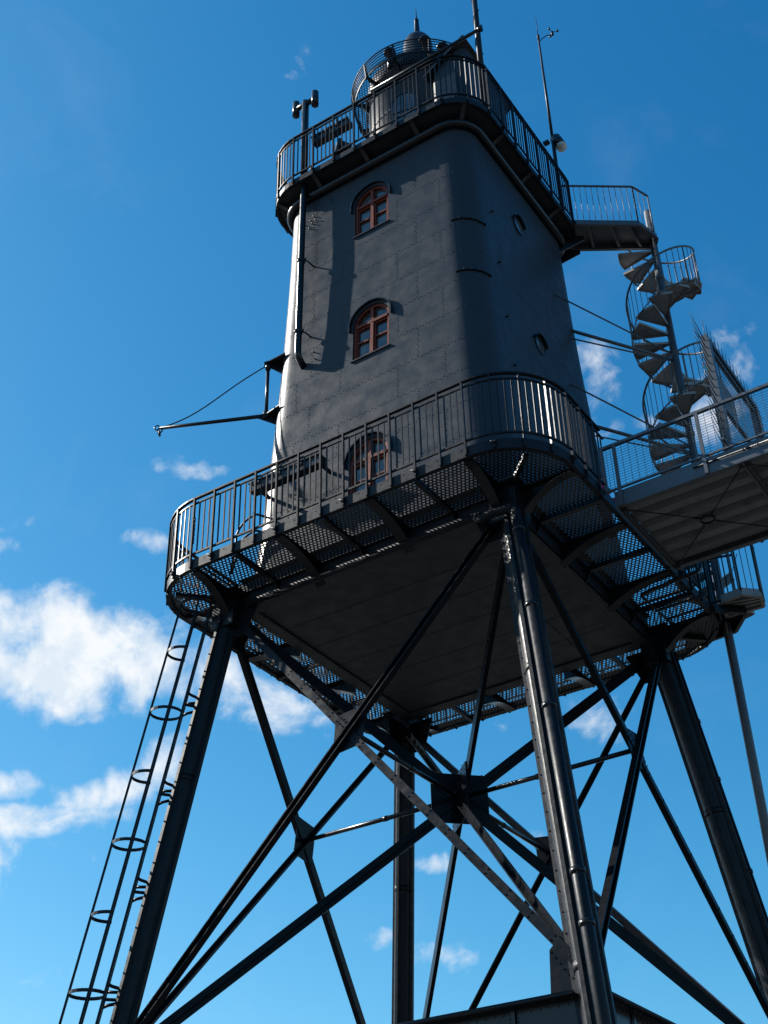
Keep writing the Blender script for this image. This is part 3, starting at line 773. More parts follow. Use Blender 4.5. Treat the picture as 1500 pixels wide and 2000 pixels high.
rr.lathe((0, 0, 0), [(1.15, zf - .04), (1.2, zf - .04), (1.2, zf - .005), (1.15, zf - .005)], n, False); rr.build('walkway_rim', M_rail, lantern)
rail = MB()
for i, z in enumerate((.07, .14, .21, .28, .34)):
    R_ = ro + .03 + .05 * i / 4; rail.path([(R_ * cos(2 * pi * k / n), R_ * sin(2 * pi * k / n), zf + z) for k in range(n)], .011 if i < 4 else .015, 6, closed=True)
for k in range(12):
    a = 2 * pi * (k + .3) / 12; d = V((cos(a), sin(a), 0)); s_ = V((-d.y, d.x, 0)); p0 = d * ro + V((0, 0, zf)); 
    rail.prism([(-.02, -.05), (.04, -.05), (.09, .36), (.03, .36)], d, (0, 0, 1), s_, p0, .03)
rail.build('walkway_railing', M_rail, lantern)
for k in range(12):
    a = 2 * pi * (k + .3) / 12; d = V((cos(a), sin(a), 0)); s_ = V((-d.y, d.x, 0)); b_ = MB()
    b_.prism([(0, 0), (.29, 0), (.29, -.04), (.15, -.10), (.05, -.25), (0, -.32)], d, (0, 0, 1), s_, d * RLn + V((0, 0, zf - .012)), .05); b_.build('bracket', M_paint, lantern)
# lantern window
lw = MB(); d = V((sin(radians(12)), -cos(radians(12)), 0)); s_ = V((-d.y, d.x, 0)); c = d * (RLn + .0) + V((0, 0, 11.55))
lw.bar(c - s_ * .27 + V((0, 0, -.35)), c - s_ * .27 + V((0, 0, .3)), .05, .06, d); lw.bar(c + s_ * .27 + V((0, 0, -.35)), c + s_ * .27 + V((0, 0, .3)), .05, .06, d)
arc = [c + s_ * .27 * cos(a) + V((0, 0, .3 + .27 * sin(a))) for a in [pi * j / 10 for j in range(11)]]
for p, q in zip(arc, arc[1:]): lw.bar(p, q, .06, .05, d.cross(q - p))
lw.bar(c - V((0, 0, .35)), c + V((0, 0, .55)), .035, .05, d); lw.bar(c - s_ * .27, c + s_ * .27, .05, .035); lwo = lw.build('window', M_paint, lantern)
lg_ = MB(); pts = [c + d * .012 - s_ * .27 - V((0, 0, .35)), c + d * .012 + s_ * .27 - V((0, 0, .35))] + [c + d * .012 + s_ * .27 * cos(a) + V((0, 0, .3 + .27 * sin(a))) for a in [pi * j / 10 for j in range(11)]]
lg_.add(pts, [tuple(range(len(pts)))]); lg_.build('pane', M_glass, lantern)

# deckhouse at the near corner of the upper gallery
dh = MB(); hx0, hx1, hy0, hy1 = 1.16, 1.97, -1.66, .2; r_ = .22; loop = []
for (cx, cy, a0) in ((hx1 - r_, hy0 + r_, -90), (hx1 - r_, hy1 - r_, 0), (hx0 + r_, hy1 - r_, 90), (hx0 + r_, hy0 + r_, 180)):
    for j in range(9): a = radians(a0 + 90 * j / 8); loop.append((cx + r_ * cos(a), cy + r_ * sin(a)))
m_ = len(loop); tz = lambda x: 11.32 + (x - hx0) * .62
dh.add([(x, y, 9.40) for x, y in loop] + [(x, y, tz(x)) for x, y in loop], [(k, (k + 1) % m_, m_ + (k + 1) % m_, m_ + k) for k in range(m_)], True)
for zz in (9.6, 10.2, 10.8, 11.2):
    for (x, y) in loop[::4]: dh.rivet((x, y, zz), (x - 1.56, y + .7, 0), .018)
deckh = dh.build('deckhouse', M_wall, LH, 'small steel deckhouse with a sloping roof on the upper gallery')
ro_ = MB(); R3 = Matrix.Rotation(-math.atan(.62), 3, 'Y'); ro_.box(((hx0 + hx1) / 2, (hy0 + hy1) / 2, tz((hx0 + hx1) / 2) + .035), (1.12, 2.06, .05), R3); ro_.build('roof', M_paint, deckh)
dd_ = MB(); dd_.box((1.56, hy0 - .006, 10.3), (.46, .03, 1.5)); dd_.box((1.72, hy0 - .03, 10.3), (.03, .05, .12)); dd_.build('door', M_paint, deckh)

# ------------------------------------------------------------------ pipes, masts and fittings
vp = thing('vent_pipe', 'tall dark vent pipe with a T shaped cap climbing the lit tower face', 'vent pipe')
x0 = -1.43
v = MB(); pts = [(x0, -2.41, 11.85), (x0, -2.41, 9.0), (-1.40, -2.40, 4.93), (-1.40, -2.37, 4.84), (-1.40, -2.19, 4.73)]
pts = [(x0, -2.26, 11.85), (x0, -2.26, 9.2), (x0 + .01, -2.345, 4.93), (x0 + .01, -2.32, 4.83), (x0 + .01, -2.14, 4.70)]
v.path(pts, .062, 14); v.path([(x0, -2.26, 9.42), (x0, -2.26, 11.85)], .072, 14); v.build('pipe', M_paint, vp)
v = MB(); v.path([(x0 - .24, -2.26, 11.78), (x0 + .24, -2.26, 11.78)], .06, 12)
for sx in (-1, 1): v.path([(x0 + sx * .24, -2.26, 11.58), (x0 + sx * .24, -2.26, 11.98)], .075, 14)
v.build('tee_cap', M_paint, vp)
for z in (7.22, 5.42):
    yb = -2.26 - .085 * (9.2 - z) / 4.27; v = MB(); v.path([(x0, yb, z - .03), (x0, yb, z + .03)], .08, 14); v.path([(x0 + .06, yb, z), (x0 + .13, yb + .06, z - .04), (x0 + .15, -wz_s(z) + .01, z - .06)], .016, 8)
    v.box((x0 + .09, yb, z), (.05, .03, .05)); v.build('pipe_bracket', M_paint, vp)

ip = MB(); zz = -.07
ip.path([(-2.15, -2.56, zz), (1.95, -2.56, zz), (2.05, -2.60, zz - .04), (2.14, -2.80, zz - .22), (2.22, -2.86, zz - .30), (2.42, -2.88, zz - .30), (2.66, -2.85, zz - .30), (2.74, -2.82, zz - .38), (2.75, -2.80, zz - .55)], .062, 14)
ip2 = ip.build('insulated_pipe', M_foil)
tag(ip2, 'glossy lagged pipe under the gallery bending onto the nearest leg', 'pipe')
def leg_pipe(sx, sy, dx, dy, z0, z1, r, lab, clips):
    t = thing('downpipe', lab, 'pipe'); a = legp(sx, sy, z0) + V((dx, dy, 0)); b_ = legp(sx, sy, z1) + V((dx, dy, 0))
    p = MB(); p.tube(a, b_, r, 16)
    p.build('pipe', M_leg, t)
    for f in clips:
        c = a.lerp(b_, f); tt = (b_ - a).normalized(); q = MB(); q.tube(c - tt * .03, c + tt * .03, r + .014, 16); inw = V((-dx, -dy, 0)).normalized(); q.bar(c, c + inw * .13, .03, .05, tt); q.build('pipe_clip', M_paint, t)
leg_pipe(1, -1, .19, -.27, -.42, GZ, .075, 'thick round downpipe clipped to the front of the nearest leg', [.03, .14, .27, .45, .50, .62, .75, .9])
leg_pipe(1, 1, .20, .08, -.2, GZ, .035, 'thin conduit clipped along the right hand leg', [.1, .18, .3, .42, .6, .8])

# davit
dv = thing('davit', 'small wall davit with boom and slack stay beside the left corner of the tower', 'davit')
px, py = -2.28, -2.10
for z in (5.24, 4.03):
    w_ = wz_s(z); c0 = V((-w_ + CR, -w_ + CR, z)); b_ = MB(); dg = (V((px, py, z)) - c0).normalized(); s_ = V((-dg.y, dg.x, 0)); L_ = (V((px, py, z)) - c0).length
    b_.prism([(L_ + .07, -.05), (L_ + .07, .05), (L_ - .02, .09), (CR - .06, .32), (CR - .06, -.32), (L_ - .02, -.09)], dg, s_, (0, 0, 1), c0 + V((0, 0, .03)), .02)
    b_.prism([(0, 0), (.36, 0), (.36, -.04), (0, -.2)], dg, (0, 0, 1), s_, c0 + dg * (CR - .03) + V((0, 0, .02)), .018)
    b_.build('bracket_plate', M_paint, dv)
b_ = MB(); b_.tube((px, py, 4.0), (px, py, 5.3), .032, 12); b_.tube((px, py, 4.0), (px, py, 4.14), .06, 12); b_.tube((px, py, 5.14), (px, py, 5.26), .05, 12); b_.build('post', M_paint, dv)
tip = V((-3.99, -2.95, 4.02)); b_ = MB(); b_.tube((px, py, 4.07), tip, .036, 12, r2=.03); b_.build('boom', M_paint, dv)
top = V((px - .03, py - .02, 5.22)); st_ = [top.lerp(tip, f) + V((0, 0, (.05 * sin(2 * pi * f) if True else 0) - .10 * sin(pi * f))) for f in [i / 14 for i in range(15)]]
b_ = MB(); b_.path(st_, .012, 6); b_.build('stay', M_paint, dv)
b_ = MB(); 
for (o_, ax_) in ((V((0, 0, -.05)), 0), (V((0, 0, -.12)), 1), (V((-.05, -.02, .02)), 0)):
    e1, e2 = (V((1, .5, 0)).normalized(), V((0, 0, 1))) if ax_ == 0 else (V((.5, -1, 0)).normalized(), V((0, 0, 1)))
    b_.path([tip + o_ + e1 * cos(2 * pi * k / 12) * .045 + e2 * sin(2 * pi * k / 12) * .05 for k in range(12)], .013, 6, closed=True)
b_.build('shackle', M_paint, dv)

# long dark boxes behind the railings
def trough(x0, x1, y, z, lab, w_=.16, h=.17):
    t = thing('trough', lab, 'trough'); b_ = MB(); b_.bar((x0, y, z), (x1, y, z), w_, h); b_.bar((x0 - .01, y - w_ / 2 - .01, z + h / 2), (x1 + .01, y - w_ / 2 - .01, z + h / 2), .03, .03); b_.build('box', M_paint, t)
    n = 3
    for i in range(n):
        x = x0 + (x1 - x0) * (.12 + .3 * i); c = MB(); c.tube((x, y - w_ / 2 - .04, z - .06), (x, y - w_ / 2 - .04, z + h / 2 + .08), .014, 8); c.bar((x - .05, y - w_ / 2 - .04, z + .02), (x + .06, y - w_ / 2 - .04, z + .02), .02, .02); c.build('clamp', M_rail, t)
    for x in ((x0 + .1, x1 - .1) if z < 9 else ()):
        c = MB(); c.bar((x, y + w_ / 2, z), (x, -wz_s(z) if z < 9 else y + .4, z), .04, .06); c.build('support', M_paint, t)
trough(-2.05, -.62, -2.66, 2.02, 'long dark box beam behind the lower railing left of the lowest window')
trough(-1.30, -.42, -2.12, 10.62, 'long dark box beam behind the upper railing beside the vent pipe')

# curved hatch rail behind the lower railing
hrl = thing('hatch_hoops', 'pair of curved hatch guard hoops behind the lower railing at the left corner', 'guard hoops')
for (dz, rr_) in ((0, .36), (-.30, .34)):
    b_ = MB(); c = V((-2.12, -2.5, 1.42 + dz)); pts = [c + V((rr_ * .9, .25, .12))] + [c + V((cos(a) * rr_, .0, sin(a) * rr_ * .9 - .1)) for a in [radians(80) + radians(110) * j / 8 for j in range(9)]] + [c + V((-rr_ - .08, 0, -.75 - dz))]
    b_.path(pts, .02, 8); b_.build('hoop', M_rail, hrl)
# chain hanging on the lower railing
ch = MB(); p, nn = RL.at(RL.nearest(-2.47, -3.55)); 
for i in range(11):
    c = p - nn * .035 + V((0, 0, 1.15 - i * .045)); e1 = V((1, 0, 0)) if i % 2 else V((0, 1, 0))
    ch.path([c + e1 * cos(2 * pi * k / 8) * .018 + V((0, 0, sin(2 * pi * k / 8) * .03)) for k in range(8)], .007, 5, closed=True)
tag(ch.build('chain', M_paint), 'short dark chain hanging inside the lower railing near the left corner', 'chain')

# fog horn drum
fh = thing('fog_horn', 'round dark horn drum on the upper gallery beside the lantern drum', 'horn')
b_ = MB(); c = V((-.55, -2.0, 9.95)); dirh = V((-.5, -.8, .1)).normalized()
for f, r in ((0, 0),): pass
b_.path([c, c + dirh * .22], .17, 24); b_.path([c + dirh * .22, c + dirh * .26], .20, 24); b_.build('drum', M_paint, fh)
b_ = MB(); b_.tube(c - dirh * .02, V((c.x, c.y, 9.41)), .035, 8); b_.lathe((c.x, c.y, 9.40), [(.12, 0), (.12, .03), (.03, .04)], 16); b_.build('stand', M_paint, fh)
# white box added to stand for the sunlit edge of the lantern drum
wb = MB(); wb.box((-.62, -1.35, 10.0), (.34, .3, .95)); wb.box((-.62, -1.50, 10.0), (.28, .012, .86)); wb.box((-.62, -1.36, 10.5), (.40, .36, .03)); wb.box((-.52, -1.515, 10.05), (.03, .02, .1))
tag(wb.build('sunlit_edge_box', M_sign), 'pale added box standing for the sunlit edge of the lantern drum', 'added box')

# spar lying along the upper rail
spr = thing('spar', 'long thin spar lying on the upper railing and poking out past the near corner', 'spar')
b_ = MB(); b_.tube((.3, -2.44, 10.74), (2.74, -2.42, 10.76), .035, 10); b_.build('pole', M_paint, spr)
b_ = MB(); b_.tube((2.70, -2.42, 10.76), (2.78, -2.42, 10.76), .055, 10); b_.box((2.77, -2.42, 10.76), (.03, .04, .17)); b_.build('end_cap', M_paint, spr)
# masts
ms = thing('flag_mast', 'thick bare mast rising above the near corner of the upper railing', 'mast')
mx, my = 2.30, -1.62
b_ = MB(); b_.tube((mx, my, 9.41), (mx, my, 15.2), .062, 14, r2=.045); b_.build('pole', M_rail, ms)
b_ = MB(); b_.path([(mx + .07 * cos(t * .9), my + .07 * sin(t * .9), 11.2 + t * .1) for t in range(30)], .008, 5); b_.build('halyard', M_foil, ms)
wm = thing('weather_mast', 'slender mast with whip aerial and cup anemometer at the right of the upper gallery', 'mast')
mx, my = 2.36, 1.36
b_ = MB(); b_.tube((mx, my, 9.41), (mx, my, 11.6), .04, 10); b_.tube((mx, my, 11.6), (mx, my, 15.15), .034, 10, r2=.022); b_.build('pole', M_rail, wm)
b_ = MB(); b_.tube((mx, my, 15.1), (mx, my, 15.25), .03, 8); b_.tube((mx, my, 15.25), (mx, my, 16.0), .009, 6, r2=.004); b_.build('whip_aerial', M_rail, wm)
ar = CAM_R.copy(); ar.z = 0; ar.normalize(); b_ = MB(); q = V((mx, my, 15.0)); b_.path([q, q + ar * .08 + V((0, 0, .12)), q + ar * .2 + V((0, 0, .24)), q + ar * .33 + V((0, 0, .25))], .012, 6); b_.build('arm', M_rail, wm)
b_ = MB(); h = q + ar * .33 + V((0, 0, .25)); b_.tube(h, h + V((0, 0, .12)), .03, 8)
for k in range(3):
    a = radians(20 + 120 * k); e = V((cos(a), sin(a), 0)); b_.tube(h + V((0, 0, .1)), h + e * .10 + V((0, 0, .1)), .007, 5); b_.lathe(h + e * .12 + V((0, 0, .08)), [(0, 0), (.02, .005), (.03, .02), (.03, .04), (.0, .045)], 8)
b_.build('anemometer', M_paint, wm)
fl = thing('floodlight', 'dark cylinder camera lamp with pale glass clamped to the weather mast', 'lamp')
q = V((mx, my, 11.45)); b_ = MB(); d = (ar * .25 + V((.05, -.15, -.95))).normalized(); q = q + V((0, 0, .12)); b_.path([q + ar * .10 - d * .17, q + ar * .12 + d * .12], .12, 18); b_.bar(q, q + ar * .1, .05, .06); b_.box(q - ar * .14, (.12, .1, .06)); b_.build('housing', M_paint, fl)
b_ = MB(); b_.path([q + ar * .12 + d * .12, q + ar * .13 + d * .2], .11, 18); b_.build('lens', M_sign, fl)

# ------------------------------------------------------------------ caged ladder on the left leg
ld = thing('caged_ladder', 'long steel ladder with safety cage running up the left leg', 'ladder')
dg = V((-1, -1, 0)).normalized(); pp = V((1, -1, 0)).normalized()
def lp(z, out_, side): h = legp(-1, -1, z); return V((h.x, h.y, z)) + dg * out_ + pp * side
zt_, zb_ = ZB - .15, GZ + .3; OUT = .32
for s_ in (-.2, .2): b_ = MB(); b_.bar(lp(zt_, OUT, s_), lp(zb_, OUT, s_), .035, .06, pp); b_.build('stringer', M_rail, ld)
for i in range(40):
    z = zt_ - .2 - i * .3
    b_ = MB(); b_.tube(lp(z, OUT, -.2), lp(z, OUT, .2), .012, 6); b_.build('rung', M_rail, ld)
for i in range(11):
    z = -.85 - i * 1.02; long_ = i % 2 == 1
    a0 = 0; R_ = .24
    if i == 0: long_ = False
    a1 = radians(150 if long_ else 100); pts = [lp(z, OUT + R_ * .95 + R_ * cos(a), R_ * .9 * sin(a)) for a in [-a1 + 2 * a1 * j / 16 for j in range(17)]]
    if long_: pts = [lp(z, OUT, -.2)] + pts + [lp(z, OUT, .2)]
    b_ = MB(); b_.path(pts, .012, 4, flat=(.006, .022)); b_.build('hoop', M_rail, ld)
pts = [lp(zt_ - .02, OUT + R_ * .95 + R_ * cos(a), R_ * .9 * sin(a)) for a in [-radians(150) + 2 * radians(150) * j / 16 for j in range(17)]]
b_ = MB(); b_.path([lp(zt_ - .02, OUT, -.2)] + pts + [lp(zt_ - .02, OUT, .2)], .02, 8); b_.build('hoop', M_rail, ld)
for a in (-95, -8, 8, 95):
    b_ = MB(); a = radians(a); b_.bar(lp(zt_ - .02, OUT + R_ * .95 + R_ * cos(a), R_ * .9 * sin(a)), lp(-10.6, OUT + R_ * .95 + R_ * cos(a), R_ * .9 * sin(a)), .02, .03, dg); b_.build('cage_bar', M_rail, ld)
for i in range(7):
    z = -1.6 - i * 1.42
    for dz in (0, -.2):
        b_ = MB()
        for s_ in (-.2, .2): b_.path([lp(z + dz, OUT, s_), lp(z + dz * .85 - .015, .26, s_ * .7), lp(z + dz * .7 - .03, .14, s_ * .4)], .022, 8)
        b_.build('stand_off', M_rail, ld)

# ------------------------------------------------------------------ spiral staircase
SX, SY = 3.52, 3.15
ss = thing('spiral_staircase', 'grey galvanised spiral staircase twisting up behind the tower to the upper gallery', 'spiral staircase')
b_ = MB(); b_.tube((SX, SY, GZ), (SX, SY, 10.35), .075, 20)
for z in (.4, 2.4, 4.4, 6.4, 8.4): b_.tube((SX, SY, z - .04), (SX, SY, z + .04), .09, 20)
b_.tube((SX, SY, GZ), (SX, SY, GZ + .03), .3, 20); b_.build('pole', M_galv, ss)
RT = .745; RISE = .21; PER = 12.14; TOPZ = 9.42; A0 = 219.
nT = int((TOPZ - .45) / RISE)
def th(z): return radians(A0) - (TOPZ - z) / RISE * (2 * pi / PER)      # stair angle at height z
for i in range(1, nT + 1):
    z = TOPZ - RISE * i
    if z < .66: break
    a = th(z); da = 2 * pi / PER * .62; n = 6
    top_ = [(0.07 * cos(a - da), .07 * sin(a - da)), ] + [(RT * cos(a - da + 2 * da * j / n), RT * sin(a - da + 2 * da * j / n)) for j in range(n + 1)] + [(.07 * cos(a + da), .07 * sin(a + da))]
    b_ = MB(); b_.prism(top_, (1, 0, 0), (0, 1, 0), (0, 0, 1), (SX, SY, z), .01)
    q = [V((SX + x, SY + y, z - .025)) for x, y in top_]
    for u_, v_ in zip(q, q[1:] + q[:1]): b_.bar(u_, v_, .008, .05)
    b_.build('tread', M_tread, ss)
def helix(z0, z1, dz, R_, n): return [V((SX + R_ * cos(th(z0 + (z1 - z0) * i / n)), SY + R_ * sin(th(z0 + (z1 - z0) * i / n)), z0 + (z1 - z0) * i / n + dz)) for i in range(n + 1)]
zs0, zs1 = .95, 9.0
b_ = MB(); b_.path(helix(zs0, zs1, .96, RT + .01, 160), .021, 8); b_.path(helix(zs0, zs1, .0, RT + .012, 160), .016, 4, flat=(.005, .03)); b_.build('handrail', M_galv, ss)
b_ = MB(); nb_ = int((zs1 - zs0) / RISE * 3)
for i in range(nb_ + 1):
    z = zs0 + (zs1 - zs0) * i / nb_; a = th(z); p = V((SX + (RT + .01) * cos(a), SY + (RT + .01) * sin(a), z))
    r = .007 if i % 6 else .014; b_.tube(p + V((0, 0, -.05)), p + V((0, 0, .96)), r, 6)
b_.build('balustrade', M_galv, ss)
# landings: upper, between gallery corner and pole
def landing(poly, z, name, m_):
    b_ = MB(); b_.prism(poly, (1, 0, 0), (0, 1, 0), (0, 0, 1), (0, 0, z), .012)
    q = [V((x, y, z - .075)) for x, y in poly]
    for u_, v_ in zip(q, q[1:] + q[:1]): b_.bar(u_, v_, .012, .14); b_.bar(u_ - V((0, 0, .07)), v_ - V((0, 0, .07)), .06, .01)
    for f in (.3, .6, .85):
        a = q[0].lerp(q[1], f); c = q[-1].lerp(q[-2], f); b_.bar(a, c, .02, .09); b_.bar(a - V((0, 0, .045)), c - V((0, 0, .045)), .05, .01)
    return b_.build(name, m_, ss)
UP = [(2.30, 1.62), (3.50, 2.48), (3.66, 3.02), (3.50, 3.26), (2.0, 2.26)]
landing(UP, 9.50, 'upper_landing', M_galv)
def fence_run(pts, z, h, name, par, m_, step=.115, r=.007, rail_r=.016, foot=.05):
    b_ = MB(); pts = [V((x, y, 0)) for x, y in pts]
    for u_, v_ in zip(pts, pts[1:]):
        b_.bar(u_ + V((0, 0, z + h)), v_ + V((0, 0, z + h)), .04, .024); n = max(1, int((v_ - u_).length / step))
        for i in range(n + 1): p = u_.lerp(v_, i / n); b_.tube(p + V((0, 0, z - foot)), p + V((0, 0, z + h)), r if 0 < i < n else rail_r, 6)
    return b_.build(name, m_, par)
fence_run([UP[0], UP[1], (3.66, 2.9)], 9.50, 1.02, 'balustrade', ss, M_galv)
b_ = MB(); b_.bar((2.05, 2.22, 9.62), (3.0, 2.86, 9.62), .02, .02); b_.tube((3.0, 2.86, 9.5), (3.0, 2.86, 9.68), .012, 6)
for i in range(8): q = V((2.05, 2.22, 9.5)).lerp(V((3.0, 2.86, 9.5)), i / 7); b_.tube(q, q + V((0, 0, .12)), .006, 5)
b_.build('kick_rail', M_galv, ss)
b_ = MB(); b_.prism([(0, 0), (.75, 0), (.75, -.10), (.05, -.62), (0, -.62)], V((1, .78, 0)).normalized(), (0, 0, 1), V((.78, -1, 0)).normalized(), (1.86, 1.62, 9.33), .02)
b_.prism([(0, 0), (.75, 0), (.75, -.10), (.05, -.62), (0, -.62)], V((1, .78, 0)).normalized(), (0, 0, 1), V((.78, -1, 0)).normalized(), (1.62, 1.92, 9.33), .02)
b_.bar((2.2, 1.75, 9.22), (2.05, 2.1, 9.22), .3, .06); b_.build('landing_bracket', M_paint, ss)
# lower landing and link to the lower gallery
LO = [(2.98, 2.72), (3.60, 2.42), (3.99, 2.78), (3.62, 3.26), (3.1, 3.3), (2.7, 3.35)]
landing(LO, .36, 'lower_landing', M_paint)
landing([(3.62, 2.95), (3.72, 2.46), (4.08, 2.42), (4.32, 2.66), (4.24, 2.98)], .50, 'entry_step', M_tread)
fence_run([(3.98, 2.44), (4.08, 2.42), (4.32, 2.66), (4.26, 3.0)], .50, 1.0, 'balustrade', ss, M_galv, .09)
sgt = MB()
for z in (.46, 1.30, 1.42): sgt.bar((3.56, 2.52, z), (3.98, 2.66, z), .03, .03)
for i in range(6): q = V((3.56, 2.52, 0)).lerp(V((3.98, 2.66, 0)), i / 5); sgt.bar(q + V((0, 0, .48)), q + V((0, 0, 1.42)), .018 if 0 < i < 5 else .035, .018)
tag(sgt.build('stair_gate', M_rail), 'dark barred gate at the foot of the spiral staircase', 'gate')
sg = thing('warning_sign', 'small white notice hanging on a chain at the spiral staircase gate', 'sign')
sc_, sd__ = V((3.80, 2.72, .90)), V((.96, -.22, 0)).normalized(); b_ = MB(); Rm = Matrix((sd__, V((.22, .96, 0)).normalized(), V((0, 0, 1)))).transposed() @ Matrix.Rotation(radians(-14), 3, 'Y')
b_.box(sc_, (.24, .008, .2), Rm); b_.build('board', M_sign, sg)
b_ = MB()
for i in range(4): b_.box(sc_ + Rm @ V((0, -.0062, .06 - .04 * i)), (.17 - .03 * (i % 2), .002, .009), Rm)
b_.build('lettering', M_ink, sg)
b_ = MB(); b_.path([sc_ + V((-.1, 0, .1)), sc_ + V((-.2, .05, .3)), sc_ + V((-.25, .08, .42))], .006, 5); b_.path([sc_ + V((.1, 0, .1)), sc_ + V((.2, 0, .32)), sc_ + V((.26, -.02, .42))], .006, 5); b_.build('chain', M_galv, sg)
# tie rods from the tower to the pole
for (ya, za, zp, r) in ((.98, 7.07, 6.35, .016), (1.55, 6.55, 6.2, .034), (1.45, 6.27, 6.17, .016), (.98, 4.82, 4.1, .016), (1.9, 4.25, 3.95, .034), (1.9, 4.0, 3.9, .014)):
    t = V((SX, SY, zp)); a = V((wz_s(za) - .03, min(ya, 1.6), za)); b_ = MB(); b_.tube(a, t, r, 10); b_.build('tie_rod', M_galv, ss)

# ------------------------------------------------------------------ footbridge
fb = thing('footbridge', 'grey steel footbridge with wire mesh railing leading off the lower gallery to the right', 'footbridge')
BY0, BY1, BX0, BX1 = -1.5, .52, 3.68, 16.0
for y in (BY0, BY1):
    sgn = -1 if y < 0 else 1; b_ = MB(); b_.bar((BX0, y, .13), (BX1, y, .13), .02, .24)
    for z in (.255, .005): b_.bar((BX0, y - sgn * .035, z), (BX1, y - sgn * .035, z), .09, .014)
    for i in range(26): b_.rivet((BX0 + .1 + .45 * i, y + sgn * .011, .2), (0, sgn, 0), .013)
    b_.build('side_beam', M_galv, fb)
b_ = MB(); n = 6; wdt = (BY1 - BY0 - .1) / n
for i in range(n):           # trapezoidal deck sheet running lengthwise
    y0 = BY0 + .05 + i * wdt
    prof = [(0, .19), (.30, .19), (.42, .09), (.88, .09), (1.0, .19)]
    vs = []; 
    for (f, z) in prof: vs.append((BX0 + .02, y0 + f * wdt, z))
    for (f, z) in prof: vs.append((BX1, y0 + f * wdt, z))
    b_.add(vs, [(k, k + 1, 5 + k + 1, 5 + k) for k in range(4)])
b_.bar((BX0, -.49, .215), (BX1, -.49, .215), 1.9, .012)
b_.build('deck', M_deck, fb)
xs = [BX0 + .03 + 1.85 * i for i in range(7)]
for i, x in enumerate(xs):
    b_ = MB(); b_.bar((x, BY0 + .012, .03), (x, BY1 - .012, .03), .09, .05); b_.bar((x, BY0 + .012, -.0), (x, BY1 - .012, -.0), .012, .09); b_.build('cross_beam', M_galv, fb)
for x, x2 in zip(xs, xs[1:]):
    b_ = MB(); c = V(((x + x2) / 2, -.49, -.01))
    for (ex, ey) in ((x + .05, BY0 + .08), (x2 - .05, BY1 - .08), (x + .05, BY1 - .08), (x2 - .05, BY0 + .08)):
        e = V((ex, ey, -.01)); d = (e - c).normalized(); b_.tube(c + d * .1, e, .009, 6); b_.tube(c + d * .09, c + d * .2, .016, 8); b_.box(e, (.08, .08, .012))
    b_.path([c + V((cos(2 * pi * k / 20), sin(2 * pi * k / 20), 0)) * .1 for k in range(20)], .02, 8, closed=True); b_.build('tie_rod', M_rail, fb)
for y in (BY0, BY1):
    sgn = -1 if y < 0 else 1; yo = y + sgn * .02
    b_ = MB(); b_.bar((BX0 - .12, yo, 1.07), (BX1, yo, 1.07), .045, .045); b_.bar((BX0 - .12, yo, .30), (BX1, yo, .30), .03, .03); b_.build('handrail', M_galv, fb)
    px_ = [BX0 - .1, BX0 + .1] + [BX0 + .1 + 1.28 * i for i in range(1, 10)]
    for x in px_: b_ = MB(); b_.bar((x, yo + sgn * .012, .0 if x > BX0 else .28), (x, yo + sgn * .012, 1.06), .05, .03, (0, 1, 0)); b_.build('railing_post', M_galv, fb)
    for xa, xb in zip(px_[1:], px_[2:]):
        b_ = MB(); nx_ = int((xb - xa) / .105); 
        for i in range(1, nx_): x = xa + (xb - xa) * i / nx_; b_.tube((x, yo, .31), (x, yo, 1.05), .0038, 4)
        for i in range(1, 17): z = .30 + .77 * i / 17; b_.tube((xa + .02, yo, z), (xb - .02, yo, z), .0032, 4)
        b_.build('mesh_panel', M_galv, fb)
    b_ = MB()
    for i in range(1, 3): x = BX0 - .1 + .2 * i / 3; b_.tube((x, yo, .31), (x, yo, 1.05), .0038, 4)
    for i in range(1, 17): z = .30 + .77 * i / 17; b_.tube((BX0 - .1, yo, z), (BX0 + .1, yo, z), .0032, 4)
    b_.build('mesh_panel', M_galv, fb)
b_ = MB(); b_.tube((BX0 + 1.2, BY0 - .03, .17), (BX0 + 9, BY0 - .03, .17), .012, 6); b_.build('cable', M_paint, fb)
for x in (11.0, 15.6):
    for y in (BY0 + .2, BY1 - .2): b_ = MB(); b_.tube((x, y, GZ), (x, y, -.02), .12, 16); b_.tube((x, y, GZ), (x, y, GZ + .05), .35, 16); b_.build('column', M_galv, fb)
# curved black bumper rail under the bridge end
b_ = MB(); b_.path([(2.9, 1.05, .10), (3.5, .95, .10), (3.86, .95, .12), (3.92, 1.02, .2), (3.92, 1.1, .6)], .035, 10)
b_.path([(2.95, 1.6, .08), (3.75, 1.6, .08)], .022, 8); b_.path([(2.95, 1.95, .08), (3.65, 1.95, .08)], .022, 8); b_.path([(2.9, 1.05, .08), (2.95, 2.4, .08)], .022, 8)
b_.build('hanger_frame', M_paint, gal_lo)

